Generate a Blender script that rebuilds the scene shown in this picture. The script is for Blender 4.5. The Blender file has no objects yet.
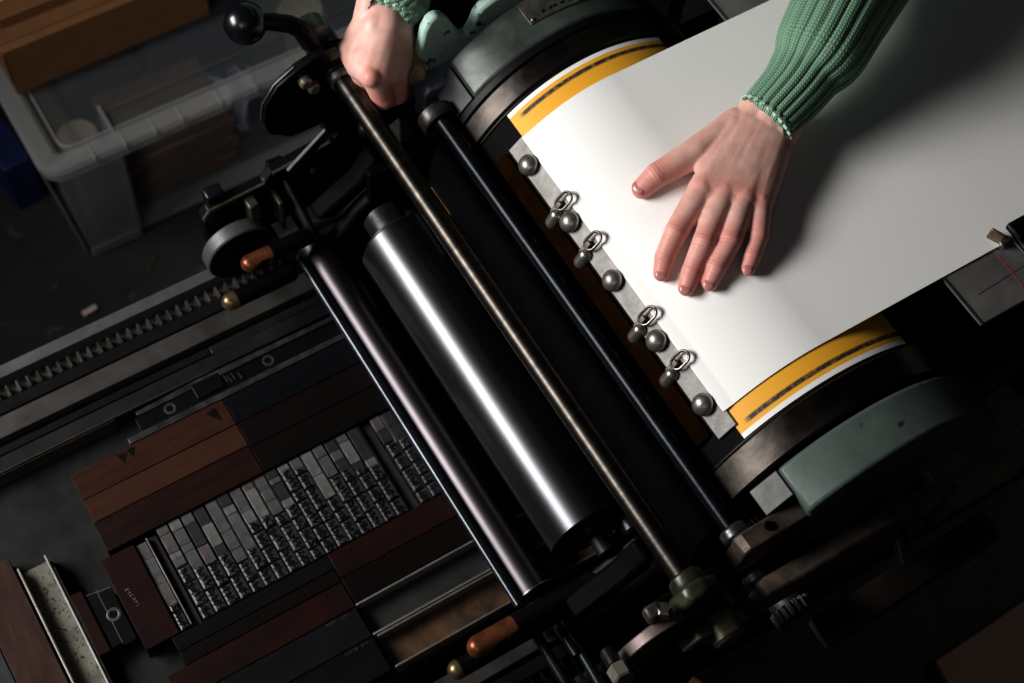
import bpy, bmesh, math, random
from mathutils import Vector, Matrix, Quaternion
random.seed(7)
PI = math.pi
V = Vector
scene = bpy.context.scene
COL = scene.collection
BZ = 0.80                      # bed surface height above the floor; everything below is in bed coordinates
T = 0.0233                     # height of type
AXZ = 0.173                    # height of the cylinder axis

# ------------------------------------------------------------------ camera solution
FPX = 1600.0
RX = V((0.8538, -0.5187, 0.0453)).normalized()          # image right in world
FW = V((0.2845, 0.3919, -0.8749)).normalized()          # view direction
RX = (RX - FW*RX.dot(FW)).normalized()
DN = FW.cross(RX).normalized()                          # image down
CAM = V((-0.61316, -0.36871, 1.50435))

def at(px, py, z):
    """point of the place seen at a pixel of the photograph, on the horizontal plane z"""
    r = RX*((px-512)/FPX) + DN*((py-341.5)/FPX) + FW
    return CAM + r*((z-CAM.z)/r.z)

# ------------------------------------------------------------------ materials
MATS = {}
def mat(name, c1, c2=None, rough=0.5, metal=0.0, scale=20.0, bump=0.0, bscale=None, stretch=(1,1,1),
        spec=0.5, rvar=0.0, detail=5.0, lo=0.35, hi=0.68, coat=0.0, spots=None):
    if name in MATS: return MATS[name]
    m = bpy.data.materials.new(name); m.use_nodes = True
    nt = m.node_tree; N = nt.nodes; L = nt.links
    b = N['Principled BSDF']
    b.inputs['Roughness'].default_value = rough
    b.inputs['Metallic'].default_value = metal
    b.inputs['Specular IOR Level'].default_value = spec
    b.inputs['Coat Weight'].default_value = coat
    tc = N.new('ShaderNodeTexCoord'); mp = N.new('ShaderNodeMapping'); mp.inputs['Scale'].default_value = stretch
    L.new(tc.outputs['Object'], mp.inputs['Vector'])
    if c2 is None: c2 = tuple(v*0.6 for v in c1)
    no = N.new('ShaderNodeTexNoise'); no.inputs['Scale'].default_value = scale; no.inputs['Detail'].default_value = detail
    no.inputs['Roughness'].default_value = 0.62
    L.new(mp.outputs[0], no.inputs['Vector'])
    cr = N.new('ShaderNodeValToRGB')
    cr.color_ramp.elements[0].position = lo; cr.color_ramp.elements[1].position = hi
    cr.color_ramp.elements[0].color = (*c2, 1); cr.color_ramp.elements[1].color = (*c1, 1)
    L.new(no.outputs['Fac'], cr.inputs['Fac'])
    col = cr.outputs['Color']
    if spots:
        sc, thr, colr = spots
        n2 = N.new('ShaderNodeTexNoise'); n2.inputs['Scale'].default_value = sc; n2.inputs['Detail'].default_value = 2
        L.new(mp.outputs[0], n2.inputs['Vector'])
        r2 = N.new('ShaderNodeValToRGB'); r2.color_ramp.elements[0].position = thr; r2.color_ramp.elements[1].position = thr+0.05
        L.new(n2.outputs['Fac'], r2.inputs['Fac'])
        mx = N.new('ShaderNodeMix'); mx.data_type = 'RGBA'; mx.inputs['B'].default_value = (*colr, 1)
        L.new(r2.outputs['Color'], mx.inputs['Factor']); L.new(col, mx.inputs['A']); col = mx.outputs['Result']
    L.new(col, b.inputs['Base Color'])
    if rvar:
        mr = N.new('ShaderNodeMapRange'); mr.inputs['To Min'].default_value = max(0.03, rough-rvar); mr.inputs['To Max'].default_value = rough+rvar
        L.new(no.outputs['Fac'], mr.inputs['Value']); L.new(mr.outputs[0], b.inputs['Roughness'])
    if bump:
        bn = N.new('ShaderNodeTexNoise'); bn.inputs['Scale'].default_value = bscale or scale*3; bn.inputs['Detail'].default_value = 4
        L.new(mp.outputs[0], bn.inputs['Vector'])
        bp = N.new('ShaderNodeBump'); bp.inputs['Strength'].default_value = bump; bp.inputs['Distance'].default_value = 0.001
        L.new(bn.outputs['Fac'], bp.inputs['Height']); L.new(bp.outputs[0], b.inputs['Normal'])
    MATS[name] = m
    return m

BLACK   = mat('black_cast_iron', (.0035,.0035,.004), (.0016,.0016,.002), .42, 0, 30, .3, spec=.16)
VOID    = mat('deep_shade_black', (.0020,.0019,.0020), (.0010,.0010,.0012), .6, 0, 30, .3, spec=.05)  # near-black colour that puts the deep shade inside the carriage into the material
BLACKG  = mat('black_gloss', (.005,.0055,.008), (.003,.003,.005), .24, 0, 10)
BLUEST  = mat('oiled_blue_steel', (.022,.028,.038), (.006,.007,.010), .36, .6, 25, .25, rvar=.1)
STEEL   = mat('worn_steel', (.34,.32,.30), (.13,.12,.115), .36, .9, 60, .2, rvar=.1)
DSTEEL  = mat('dark_steel', (.05,.048,.046), (.015,.0145,.015), .38, .85, 40, .25, rvar=.1)
BRIGHT  = mat('bright_steel', (.62,.61,.60), (.4,.39,.38), .28, .95, 90, .1)
SHAFT   = mat('turned_shaft', (.066,.058,.051), (.034,.030,.027), .34, 1.0, 14, .1, stretch=(1,8,1))
DRUM    = mat('ink_drum_steel', (.085,.085,.09), (.066,.066,.071), .30, 1.0, 8, .03)
ROLLER  = mat('form_roller_steel', (.068,.060,.065), (.05,.045,.05), .34, 1.0, 8, .03)
GREEN   = mat('green_machine_paint', (.125,.165,.145), (.05,.068,.06), .45, 0, 9, .25, 60, spots=(60,.66,(.02,.025,.022)), lo=.3, hi=.75)
GREEND  = mat('oily_green_paint', (.080,.100,.088), (.012,.013,.010), .38, .1, 16, .3, 60)
GREENP  = mat('pale_green_paint', (.44,.60,.53), (.36,.50,.44), .5, 0, 18, .2, 60, spots=(80,.64,(.03,.045,.04)))
GREENB  = mat('grimy_green_brass', (.075,.08,.045), (.010,.010,.008), .36, .4, 28, .4)
BRNST   = mat('rusty_brown_steel', (.11,.08,.062), (.04,.03,.025), .48, .4, 50, .35)
COPPER  = mat('worn_copper', (.42,.15,.07), (.15,.05,.024), .36, .7, 45, .2, spots=(38,.56,(.008,.006,.006)))
BRASS   = mat('worn_brass', (.34,.24,.12), (.12,.085,.05), .36, .8, 60, .2)
GOLD    = mat('ochre_paint', (.40,.22,.05), (.12,.06,.02), .5, 0, 40, .2)
RIMGREY = mat('brushed_rim', (.115,.115,.115), (.09,.09,.09), .48, .5, 200, .1)
BEARER  = mat('bearer_steel', (.085,.074,.066), (.012,.011,.010), .38, 1.0, 20, .3, rvar=.1, lo=.3, hi=.75)
BED     = mat('oily_bed_iron', (.018,.0178,.0175), (.0065,.0065,.007), .5, 0, 26, .25, rvar=.12, spec=.25)
RAIL    = mat('bed_rail_steel', (.105,.095,.088), (.05,.045,.042), .48, .6, 22, .3)
LEDGE   = mat('bed_ledge_steel', (.15,.15,.15), (.10,.10,.10), .5, .6, 30, .2)
RUSTFL  = mat('rusty_channel', (.06,.043,.036), (.035,.025,.02), .6, .2, 40, .3)
WOODT   = mat('tan_furniture_wood', (.044,.0165,.0085), (.027,.0098,.0052), .55, 0, 16, .15, 90, (1,9,1), spec=.12)
WOODT2  = mat('light_tan_furniture_wood', (.052,.021,.0112), (.036,.0140,.0078), .55, 0, 16, .15, 90, (1,9,1), spec=.12)
WOODR   = mat('mahogany_furniture', (.022,.0055,.0045), (.009,.004,.0035), .45, 0, 14, .2, 80, (2,2,1), spec=.14)
WOODR2  = mat('red_brown_furniture', (.022,.007,.0045), (.009,.004,.0035), .45, 0, 14, .2, 80, (1,7,1), spec=.14)
WOODB   = mat('brown_furniture', (.062,.031,.023), (.030,.015,.0115), .5, 0, 18, .2, 80, (5,1,1), spec=.12)
WOODK   = mat('black_furniture', (.006,.006,.006), (.0035,.0035,.004), .45, 0, 18, .2, 80, (1,6,1), spec=.1)
WOODO   = mat('black_red_furniture', (.007,.0032,.0026), (.004,.003,.0028), .45, 0, 12, .2, 80, (1,6,1), spec=.1)
IRONK   = mat('black_iron_furniture', (.008,.0085,.010), (.004,.004,.005), .45, 0, 30, .25, spec=.16)
ALLOY   = mat('cast_alloy', (.21,.20,.165), (.10,.095,.08), .5, .4, 40, .3, spots=(330,.59,(.03,.028,.023)))
ALLOYB  = mat('bright_alloy_edge', (.42,.40,.36), (.30,.28,.25), .45, .5, 60, .1)
GREYFL  = mat('grey_channel_floor', (.055,.053,.052), (.028,.027,.027), .5, .5, 30, .3)
BROWNFL = mat('brown_channel_floor', (.15,.085,.045), (.030,.019,.012), .5, .3, 34, .35)
LEAD    = mat('type_metal', (.13,.128,.13), (.062,.061,.063), .5, .4, 90, .2)
LEADD   = mat('inked_type_metal', (.105,.103,.104), (.045,.044,.045), .42, .5, 160, .2)
LEADL   = mat('clean_type_metal', (.20,.195,.19), (.115,.11,.105), .5, .4, 70, .2)
SLUG    = mat('dark_lead_strip', (.028,.028,.030), (.014,.014,.015), .5, .2, 80, .2)
CARD    = mat('brown_cardboard', (.27,.12,.044), (.24,.105,.038), .75, 0, 30, .1)
CARDD   = mat('cardboard_edge', (.13,.06,.025), None, .8)
WPAPER  = mat('white_paper_slip', (.62,.62,.68), (.55,.55,.62), .7, 0, 30)
CLOTHW  = mat('bluish_white_cloth', (.80,.80,.92), (.66,.66,.80), .8, 0, 30, .3)
BEIGE   = mat('beige_plastic', (.62,.50,.37), (.50,.41,.30), .5, 0, 20)
BOARDW  = mat('old_brown_board', (.55,.30,.19), (.30,.16,.11), .6, 0, 14, .2, 60, (1,9,9))
DARKS   = mat('dark_cloth', (.12,.115,.13), (.07,.07,.08), .8, 0, 20, .3)
REDP    = mat('red_plastic', (.20,.03,.025), None, .5)
BLUEP   = mat('blue_plastic', (.006,.02,.11), None, .5)
FLOORM  = mat('dark_speckled_concrete', (.040,.037,.036), (.010,.010,.011), .65, 0, 5, .3, 40, detail=9, spots=(26,.66,(.06,.056,.053)))
BROWNB  = mat('dark_brown_board', (.42,.28,.21), (.36,.24,.18), .6, 0, 6, .1)
HAIR    = mat('brown_hair', (.05,.028,.016), (.03,.016,.01), .5, 0, 60, .4, stretch=(8,8,1))
TROUS   = mat('dark_trousers', (.015,.016,.022), None, .85, 0, 40, .2)
NAILM   = mat('fingernail', (.52,.23,.20), (.44,.18,.155), .28, 0, 60)
EYEM    = mat('eye_white', (.75,.73,.70), None, .2)

def paper_mat():
    m = bpy.data.materials.new('white_print_paper'); m.use_nodes = True
    N = m.node_tree.nodes; L = m.node_tree.links; b = N['Principled BSDF']
    b.inputs['Base Color'].default_value = (.83,.825,.81,1); b.inputs['Roughness'].default_value = .75; b.inputs['Specular IOR Level'].default_value = .25
    tc = N.new('ShaderNodeTexCoord'); n = N.new('ShaderNodeTexNoise'); n.inputs['Scale'].default_value = 420; n.inputs['Detail'].default_value = 3
    L.new(tc.outputs['Object'], n.inputs['Vector'])
    bp = N.new('ShaderNodeBump'); bp.inputs['Strength'].default_value = .10; bp.inputs['Distance'].default_value = .001
    L.new(n.outputs['Fac'], bp.inputs['Height']); L.new(bp.outputs[0], b.inputs['Normal'])
    return m
PAPER = paper_mat()

def tympan_mat(half):
    """printed bands along both edges: white margin, yellow band, broken black line inside it"""
    m = bpy.data.materials.new('banded_packing_sheet'); m.use_nodes = True
    N = m.node_tree.nodes; L = m.node_tree.links; b = N['Principled BSDF']; b.inputs['Roughness'].default_value = .6
    tc = N.new('ShaderNodeTexCoord'); sp = N.new('ShaderNodeSeparateXYZ'); L.new(tc.outputs['Object'], sp.inputs[0])
    ab = N.new('ShaderNodeMath'); ab.operation = 'ABSOLUTE'; L.new(sp.outputs['Y'], ab.inputs[0])
    d = N.new('ShaderNodeMath'); d.operation = 'SUBTRACT'; d.inputs[0].default_value = half; L.new(ab.outputs[0], d.inputs[1])   # distance from the edge
    ml = N.new('ShaderNodeMath'); ml.operation = 'MULTIPLY'; ml.inputs[1].default_value = 20; L.new(d.outputs[0], ml.inputs[0])  # 0.05 m -> 1
    cr = N.new('ShaderNodeValToRGB'); cr.color_ramp.interpolation = 'CONSTANT'
    e = cr.color_ramp.elements; W = (.80,.79,.78,1); Yl = (.80,.40,.030,1)
    e[0].position = 0; e[0].color = W; e[1].position = .09; e[1].color = Yl
    x = e.new(.97); x.color = W
    L.new(ml.outputs[0], cr.inputs['Fac'])
    n = N.new('ShaderNodeTexNoise'); n.inputs['Scale'].default_value = 260; n.inputs['Detail'].default_value = 4; L.new(tc.outputs['Object'], n.inputs['Vector'])
    lr = N.new('ShaderNodeValToRGB'); le = lr.color_ramp.elements
    le[0].position = .165; le[0].color = (0,0,0,1); le[1].position = .19; le[1].color = (1,1,1,1)
    k = le.new(.25); k.color = (1,1,1,1); k = le.new(.285); k.color = (0,0,0,1)
    L.new(ml.outputs[0], lr.inputs['Fac'])
    nr = N.new('ShaderNodeMapRange'); nr.inputs['From Min'].default_value = .30; nr.inputs['From Max'].default_value = .52; nr.inputs['To Min'].default_value = .72
    L.new(n.outputs['Fac'], nr.inputs['Value'])
    # the line starts a little way in from the gripper edge
    mm = N.new('ShaderNodeMath'); mm.operation = 'MULTIPLY'; L.new(lr.outputs['Color'], mm.inputs[0]); L.new(nr.outputs[0], mm.inputs[1])
    xs = N.new('ShaderNodeMapRange'); xs.inputs['From Min'].default_value = 0.0; xs.inputs['From Max'].default_value = 0.006
    L.new(sp.outputs['X'], xs.inputs['Value'])
    xs.inputs['From Min'].default_value = -.0788; xs.inputs['From Max'].default_value = -.0735
    m2 = N.new('ShaderNodeMath'); m2.operation = 'MULTIPLY'; L.new(mm.outputs[0], m2.inputs[0]); L.new(xs.outputs[0], m2.inputs[1])
    mx = N.new('ShaderNodeMix'); mx.data_type = 'RGBA'; mx.inputs['B'].default_value = (.022,.019,.018,1)
    L.new(m2.outputs[0], mx.inputs['Factor']); L.new(cr.outputs['Color'], mx.inputs['A']); L.new(mx.outputs['Result'], b.inputs['Base Color'])
    return m

def frosted_mat(name, tr, col):
    m = bpy.data.materials.new(name); m.use_nodes = True
    N = m.node_tree.nodes; L = m.node_tree.links; b = N['Principled BSDF']
    b.inputs['Base Color'].default_value = (*col,1); b.inputs['Roughness'].default_value = .38
    t = N.new('ShaderNodeBsdfTransparent'); t.inputs['Color'].default_value = (.92,.94,.95,1)
    mx = N.new('ShaderNodeMixShader'); mx.inputs['Fac'].default_value = tr
    L.new(b.outputs[0], mx.inputs[1]); L.new(t.outputs[0], mx.inputs[2]); L.new(mx.outputs[0], N['Material Output'].inputs['Surface'])
    return m
FROST  = frosted_mat('frosted_clear_plastic', .84, (.30,.31,.31))
FROST2 = frosted_mat('thick_frosted_plastic', .50, (.46,.47,.46))
LIDP   = frosted_mat('clear_lid_plastic', .82, (.22,.23,.24))

def skin_mat():
    m = bpy.data.materials.new('skin'); m.use_nodes = True
    N = m.node_tree.nodes; L = m.node_tree.links; b = N['Principled BSDF']
    at_ = N.new('ShaderNodeAttribute'); at_.attribute_name = 'red'
    tc = N.new('ShaderNodeTexCoord')
    n = N.new('ShaderNodeTexNoise'); n.inputs['Scale'].default_value = 70; n.inputs['Detail'].default_value = 5; L.new(tc.outputs['Object'], n.inputs['Vector'])
    cr = N.new('ShaderNodeValToRGB'); cr.color_ramp.elements[0].position = .3; cr.color_ramp.elements[1].position = .7
    cr.color_ramp.elements[0].color = (.58,.325,.275,1); cr.color_ramp.elements[1].color = (.72,.455,.395,1)
    L.new(n.outputs['Fac'], cr.inputs['Fac'])
    mx = N.new('ShaderNodeMix'); mx.data_type = 'RGBA'; mx.inputs['B'].default_value = (.60,.205,.170,1)
    L.new(at_.outputs['Fac'], mx.inputs['Factor']); L.new(cr.outputs['Color'], mx.inputs['A']); L.new(mx.outputs['Result'], b.inputs['Base Color'])
    b.inputs['Roughness'].default_value = .46; b.inputs['Specular IOR Level'].default_value = .4
    b.inputs['Subsurface Weight'].default_value = .12; b.inputs['Subsurface Scale'].default_value = .006; b.inputs['Subsurface Radius'].default_value = (1,.35,.2)
    cre = N.new('ShaderNodeAttribute'); cre.attribute_name = 'crease'
    v = N.new('ShaderNodeTexNoise'); v.inputs['Scale'].default_value = 420; v.inputs['Detail'].default_value = 3; L.new(tc.outputs['Object'], v.inputs['Vector'])
    ad = N.new('ShaderNodeMath'); ad.operation = 'MULTIPLY_ADD'; ad.inputs[1].default_value = .22
    L.new(v.outputs['Fac'], ad.inputs[0]); L.new(cre.outputs['Fac'], ad.inputs[2])
    bp = N.new('ShaderNodeBump'); bp.inputs['Strength'].default_value = .6; bp.inputs['Distance'].default_value = .0009
    L.new(ad.outputs[0], bp.inputs['Height']); L.new(bp.outputs[0], b.inputs['Normal'])
    return m
SKIN = skin_mat()

def knit_mat():
    m = bpy.data.materials.new('green_rib_knit'); m.use_nodes = True
    N = m.node_tree.nodes; L = m.node_tree.links; b = N['Principled BSDF']
    b.inputs['Roughness'].default_value = .85; b.inputs['Sheen Weight'].default_value = .12; b.inputs['Specular IOR Level'].default_value = .2
    uv = N.new('ShaderNodeUVMap'); uv.uv_map = 'uv'; sp = N.new('ShaderNodeSeparateXYZ'); L.new(uv.outputs[0], sp.inputs[0])
    def M_(op, a, bb):
        n = N.new('ShaderNodeMath'); n.operation = op
        for i, q in enumerate((a, bb)):
            if q is None: continue
            if isinstance(q, (int, float)): n.inputs[i].default_value = q
            else: L.new(q, n.inputs[i])
        return n.outputs[0]
    # u in metres around, v in metres along: V-shaped stitches 2.6 mm wide, 2.2 mm long
    us = M_('MULTIPLY', sp.outputs['X'], 2*PI/.0034); zig = M_('ABSOLUTE', M_('SINE', M_('MULTIPLY', us, .5), None), None)
    vs = M_('ADD', M_('MULTIPLY', sp.outputs['Y'], 2*PI/.0028), M_('MULTIPLY', zig, 2.6))
    st = M_('MULTIPLY', M_('ADD', M_('SINE', vs, None), 1.0), .5)
    h = M_('ADD', M_('MULTIPLY', st, .6), M_('MULTIPLY', zig, .5))
    bp = N.new('ShaderNodeBump'); bp.inputs['Strength'].default_value = .8; bp.inputs['Distance'].default_value = .0008
    L.new(h, bp.inputs['Height']); L.new(bp.outputs[0], b.inputs['Normal'])
    cr = N.new('ShaderNodeValToRGB'); cr.color_ramp.elements[0].color = (.07,.155,.095,1); cr.color_ramp.elements[1].color = (.24,.40,.285,1)
    L.new(h, cr.inputs['Fac']); L.new(cr.outputs['Color'], b.inputs['Base Color'])
    return m
KNIT = knit_mat()
KNITE = mat('pale_green_yarn', (.45,.62,.49), (.36,.52,.40), .85, 0, 300, .4)

# ------------------------------------------------------------------ mesh helpers
def empty(name, loc, label=None, cat=None, group=None, kind=None):
    o = bpy.data.objects.new(name, None); COL.objects.link(o); o.location = loc; o.empty_display_size = .02
    return tag(o, label, cat, group, kind)
def tag(o, label=None, cat=None, group=None, kind=None):
    if label: o['label'] = label
    if cat: o['category'] = cat
    if group: o['group'] = group
    if kind: o['kind'] = kind
    return o
def wloc(o):
    p = V((0,0,0))
    while o: p += o.location; o = o.parent
    return p

class MB:
    def __init__(s): s.bm = bmesh.new()
    def _face(s, vs):
        try: return s.bm.faces.new(vs)
        except ValueError: return None
    def hexa(s, c):
        v = [s.bm.verts.new(p) for p in c]
        for f in ((3,2,1,0),(4,5,6,7),(0,1,5,4),(1,2,6,5),(2,3,7,6),(3,0,4,7)): s._face([v[i] for i in f])
        return s
    def box(s, x0,x1,y0,y1,z0,z1):
        return s.hexa([(x0,y0,z0),(x1,y0,z0),(x1,y1,z0),(x0,y1,z0),(x0,y0,z1),(x1,y0,z1),(x1,y1,z1),(x0,y1,z1)])
    def bar(s, a, b, w, h, up=(0,0,1)):
        a, b = V(a), V(b); d = (b-a).normalized(); sd = d.cross(V(up)).normalized(); u = sd.cross(d).normalized()
        sd *= w/2; u *= h/2
        return s.hexa([a-sd-u, a+sd-u, b+sd-u, b-sd-u, a-sd+u, a+sd+u, b+sd+u, b-sd+u])
    def rings(s, rings, cap0=True, cap1=True, closed=True):
        R = [[s.bm.verts.new(p) for p in r] for r in rings]; n = len(R[0])
        for a, b in zip(R, R[1:]):
            for i in range(n if closed else n-1): s._face([a[i], a[(i+1)%n], b[(i+1)%n], b[i]])
        if cap0: s._face(R[0][::-1])
        if cap1: s._face(R[-1])
        return R
    def frame(s, d):
        d = d.normalized(); h = V((0,0,1)) if abs(d.z) < .9 else V((1,0,0))
        x = h.cross(d).normalized(); return x, d.cross(x).normalized()
    def lathe(s, a, d, prof, seg=32, cap0=True, cap1=True):
        """prof: (distance along d, radius)"""
        a, d = V(a), V(d).normalized(); x, y = s.frame(d)
        s.rings([[a + d*t + (x*math.cos(2*PI*i/seg) + y*math.sin(2*PI*i/seg))*max(r,1e-5) for i in range(seg)] for t, r in prof], cap0, cap1)
        return s
    def cyl(s, a, b, r, r1=None, seg=32, ch=0.0):
        a, b = V(a), V(b); l = (b-a).length; r1 = r if r1 is None else r1
        pr = [(0,r),(l,r1)] if not ch else [(0,r-ch),(ch,r),(l-ch,r1),(l,r1-ch)]
        return s.lathe(a, b-a, pr, seg)
    def caps(s, a, b, r, r1=None, seg=24, n=6):
        a, b = V(a), V(b); l = (b-a).length; r1 = r if r1 is None else r1
        pr = [(-r*math.cos(PI/2*i/n), r*math.sin(PI/2*i/n)) for i in range(n+1)] + [(l + r1*math.sin(PI/2*i/n), r1*math.cos(PI/2*i/n)) for i in range(n+1)]
        return s.lathe(a, b-a, pr, seg)
    def sphere(s, c, r, seg=24, n=14, sc=(1,1,1)):
        c = V(c)
        s.rings([[c + V((sc[0]*r*max(1e-4,math.sin(PI*j/n))*math.cos(2*PI*i/seg), sc[1]*r*max(1e-4,math.sin(PI*j/n))*math.sin(2*PI*i/seg), -sc[2]*r*math.cos(PI*j/n))) for i in range(seg)] for j in range(n+1)])
        return s
    def prism(s, prof, y0, y1, plane='xz'):
        """extrude a profile: plane xz -> along y, xy -> along z"""
        f = (lambda p, t: (p[0], t, p[1])) if plane == 'xz' else ((lambda p, t: (p[0], p[1], t)) if plane == 'xy' else (lambda p, t: (t, p[0], p[1])))
        s.rings([[f(p, y0) for p in prof], [f(p, y1) for p in prof]])
        return s
    def tube(s, pts, r, seg=12, closed=False):
        P = [V(p) for p in pts]; n = len(P); rs = r if isinstance(r, (list, tuple)) else [r]*n
        rings = []; px = None
        for i, p in enumerate(P):
            d = (P[(i+1)%n] - P[i-1]) if closed else (P[min(i+1,n-1)] - P[max(i-1,0)])
            d.normalize()
            if px is None: px, _ = s.frame(d)
            px = (px - d*px.dot(d)).normalized(); py = d.cross(px)
            rings.append([p + (px*math.cos(2*PI*k/seg) + py*math.sin(2*PI*k/seg))*rs[i] for k in range(seg)])
        if closed: rings.append(rings[0])
        s.rings(rings, not closed, not closed)
        return s
    def build(s, name, material, parent=None, bevel=0.0, angle=.6, seg=2, label=None, mods=()):
        bm = s.bm
        bmesh.ops.remove_doubles(bm, verts=bm.verts, dist=1e-6)
        bmesh.ops.recalc_face_normals(bm, faces=bm.faces)
        lo = V([min(v.co[i] for v in bm.verts) for i in range(3)]); hi = V([max(v.co[i] for v in bm.verts) for i in range(3)])
        c = (lo+hi)/2
        bmesh.ops.translate(bm, verts=bm.verts, vec=-c)
        for f in bm.faces: f.smooth = True
        for e in bm.edges:
            if len(e.link_faces) != 2 or e.calc_face_angle(0) > angle: e.smooth = False
        me = bpy.data.meshes.new(name); bm.to_mesh(me); bm.free()
        me.materials.append(material)
        o = bpy.data.objects.new(name, me); COL.objects.link(o)
        if parent: o.parent = parent; o.location = c - wloc(parent)
        else: o.location = c
        if bevel:
            b = o.modifiers.new('bevel','BEVEL'); b.width = bevel; b.segments = seg; b.limit_method = 'ANGLE'; b.angle_limit = .7
        if label: o['label'] = label
        return o
def arc(cx, cz, r, a0, a1, n=24):
    """points of a circle in xz, angle measured from straight up towards +x, degrees"""
    return [(cx + r*math.sin(math.radians(a0+(a1-a0)*i/n)), cz + r*math.cos(math.radians(a0+(a1-a0)*i/n))) for i in range(n+1)]
def bolt(c, d, r, h, m, parent, name='bolt', seg=6):
    return MB().lathe(c, d, [(0,r),(h*.8,r),(h,r*.8)], seg).build(name, m, parent, .0004)
def subdiv_strip(bm_obj): pass
KEY, FILL, WORLD = 17.5, 1.5, .006

# ================================================================== SETTING
fl = MB().box(-4,4,-3,4,-BZ-.05,-BZ).build('floor', FLOORM); tag(fl, kind='structure')
WALLM = mat('dark_grey_wall', (.03,.03,.03), (.022,.022,.022), .85, 0, 3, .1, spec=.1)
for nm_, bb in (('wall_back',(-4,4,4,4.1)),('wall_right',(4,4.1,-3,4.1)),('wall_front',(-4,4,-3.1,-3))):
    tag(MB().box(*bb,-BZ-.05,2.2).build(nm_, WALLM), kind='structure')

# ================================================================== PRESS BED (stands on the floor)
bed = empty('printing_press_bed', (-.1,.24,-BZ), 'dark oily iron press bed with toothed racks along both long rails', 'printing press')
MB().box(-1.25,1.05,.045,.430,-.05,0).build('bed_plate', BED, bed, .001)
MB().box(-1.2,1.0,.03,.45,-.72,-.05).build('cabinet', BLACK, bed, .006)
MB().box(-1.15,.95,.05,.43,-BZ,-.72).build('plinth', BLACK, bed, .004)
def rail(sgn, label):
    c = .2375
    Y = lambda y: c + sgn*(y-c)
    def bx(x0,x1,a,b,z0,z1):
        a, b = sorted((Y(a),Y(b))); return MB().box(x0,x1,a,b,z0,z1)
    bx(-1.25,1.05,.457,.480,-.05,.022).build('bed_rail', RAIL, bed, .001)
    bx(-1.25,1.05,.4845,.498,-.05,.018).build('rail_rim', IRONK, bed, .001)
    bx(-1.25,1.05,.498,.521,-.05,.002).build('rack_channel', RUSTFL, bed)
    bx(-1.25,1.05,.521,.535,-.05,.022).build('rail_ledge', LEDGE, bed, .001)
    r = MB(); y0, y1 = sorted((Y(.4990),Y(.5125)))
    r.box(-1.25,.8,y0,y1,.002,.006)
    for i in range(180):
        x = -1.245 + i*.0113
        r.hexa([(x,y0,.006),(x+.0055,y0,.006),(x+.0055,y1,.006),(x,y1,.006),(x+.0014,y0,.0185),(x+.0036,y0,.0185),(x+.0036,y1,.0185),(x+.0014,y1,.0185)])
    r.build('toothed_rack', DSTEEL if sgn < 0 else mat('rack_steel',(.20,.19,.18),(.07,.065,.06),.4,.8,60), bed)
rail(1,''); rail(-1,'')

# ================================================================== FURNITURE AND LOCK-UP ON THE BED
def block(name, x0,x1,y0,y1, m, label, cat, group=None, z1=T, z0=0, bevel=.0006):
    o = MB().box(x0+.0002,x1-.0002,y0+.0002,y1-.0002,z0+.0002,z1).build(name, m, None, bevel)
    return tag(o, label, cat, group)
FG = 'furniture blocks locked up around the type'
fur = 'furniture block'
def notch(parent, pts, z):
    m = MB(); m.prism(pts, z-.0004, z+.0003, 'xy'); return m.build('dark_notch', WOODK, parent)
a = block('furniture_block',-.594,-.4255,.353,.385, WOODT,'tan wooden furniture block with dark notches beside the long quoin',fur,FG)
notch(a,[(-.545,.381),(-.534,.379),(-.541,.369)],T); notch(a,[(-.534,.3815),(-.5245,.381),(-.531,.3705)],T); notch(a,[(-.4475,.378),(-.436,.3805),(-.436,.362)],T)
block('furniture_block',-.594,-.4255,.3255,.3525, WOODT2,'lighter tan wooden block between the notched block and the red-brown block',fur,FG)
b_ = block('furniture_block',-.5955,-.4255,.291,.325, WOODR2,'dark red-brown wooden block touching the upper end of the type lines',fur,FG)
block('furniture_block',-.425,-.16,.353,.385, mat('blue_black_wood',(.0035,.004,.006),(.0022,.0025,.0035),.5,0,18,.2,80,(1,6,1),spec=.1),'blue-black block beside the right half of the long quoin',fur,FG)
block('furniture_block',-.425,-.15,.3225,.3525, WOODO,'black-red block running under the thin front rod, second from the type',fur,FG)
block('furniture_block',-.425,-.14,.2915,.322, mat('olive_black_wood',(.0045,.0035,.002),(.0025,.002,.0015),.5,0,14,.2,80,(1,6,1),spec=.1),'olive-black block along the upper end of the right type lines',fur,FG)
mh = block('furniture_block',-.6055,-.5705,.182,.286, WOODR,'mahogany block with small stamped mark at left end of type',fur,FG)
def strokes(parent, x, y, dx, dy, n, size, z, m, gaps=()):
    """faint stamped marks, too worn to read"""
    b = MB(); rr = random.Random(int(1000*abs(x)+n))
    d = V((dx,dy,0)).normalized(); u = V((-d.y,d.x,0))
    for i in range(n):
        if i in gaps: continue
        p = V((x,y,z)) + d*(i*size*.8)
        for k in range(rr.randint(2,3)):
            q0 = p + d*rr.uniform(0,size*.5) + u*rr.uniform(0,size*.3); q1 = p + d*rr.uniform(0,size*.5) + u*rr.uniform(size*.6,size)
            b.bar(q0, q1, size*.12, .0003)
    return b.build('stamped_mark', m, parent)
MARK = mat('worn_stamp',(.30,.22,.19),(.12,.07,.06),.6,0,200)
MARKG = mat('grey_stamp',(.07,.07,.07),(.03,.03,.03),.6,0,200)
strokes(mh,-.5985,.2475,.16,-1,6,.0050,T+.0001,MARK)
block('furniture_block',-.6455,-.6335,.199,.268, WOODR,'narrow red block between the alloy channel and the small quoin',fur,FG)
block('furniture_block',-.722,-.6805,.05,.334, WOODB,'broad brown wooden block left of the pale alloy channel',fur,FG)
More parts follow.
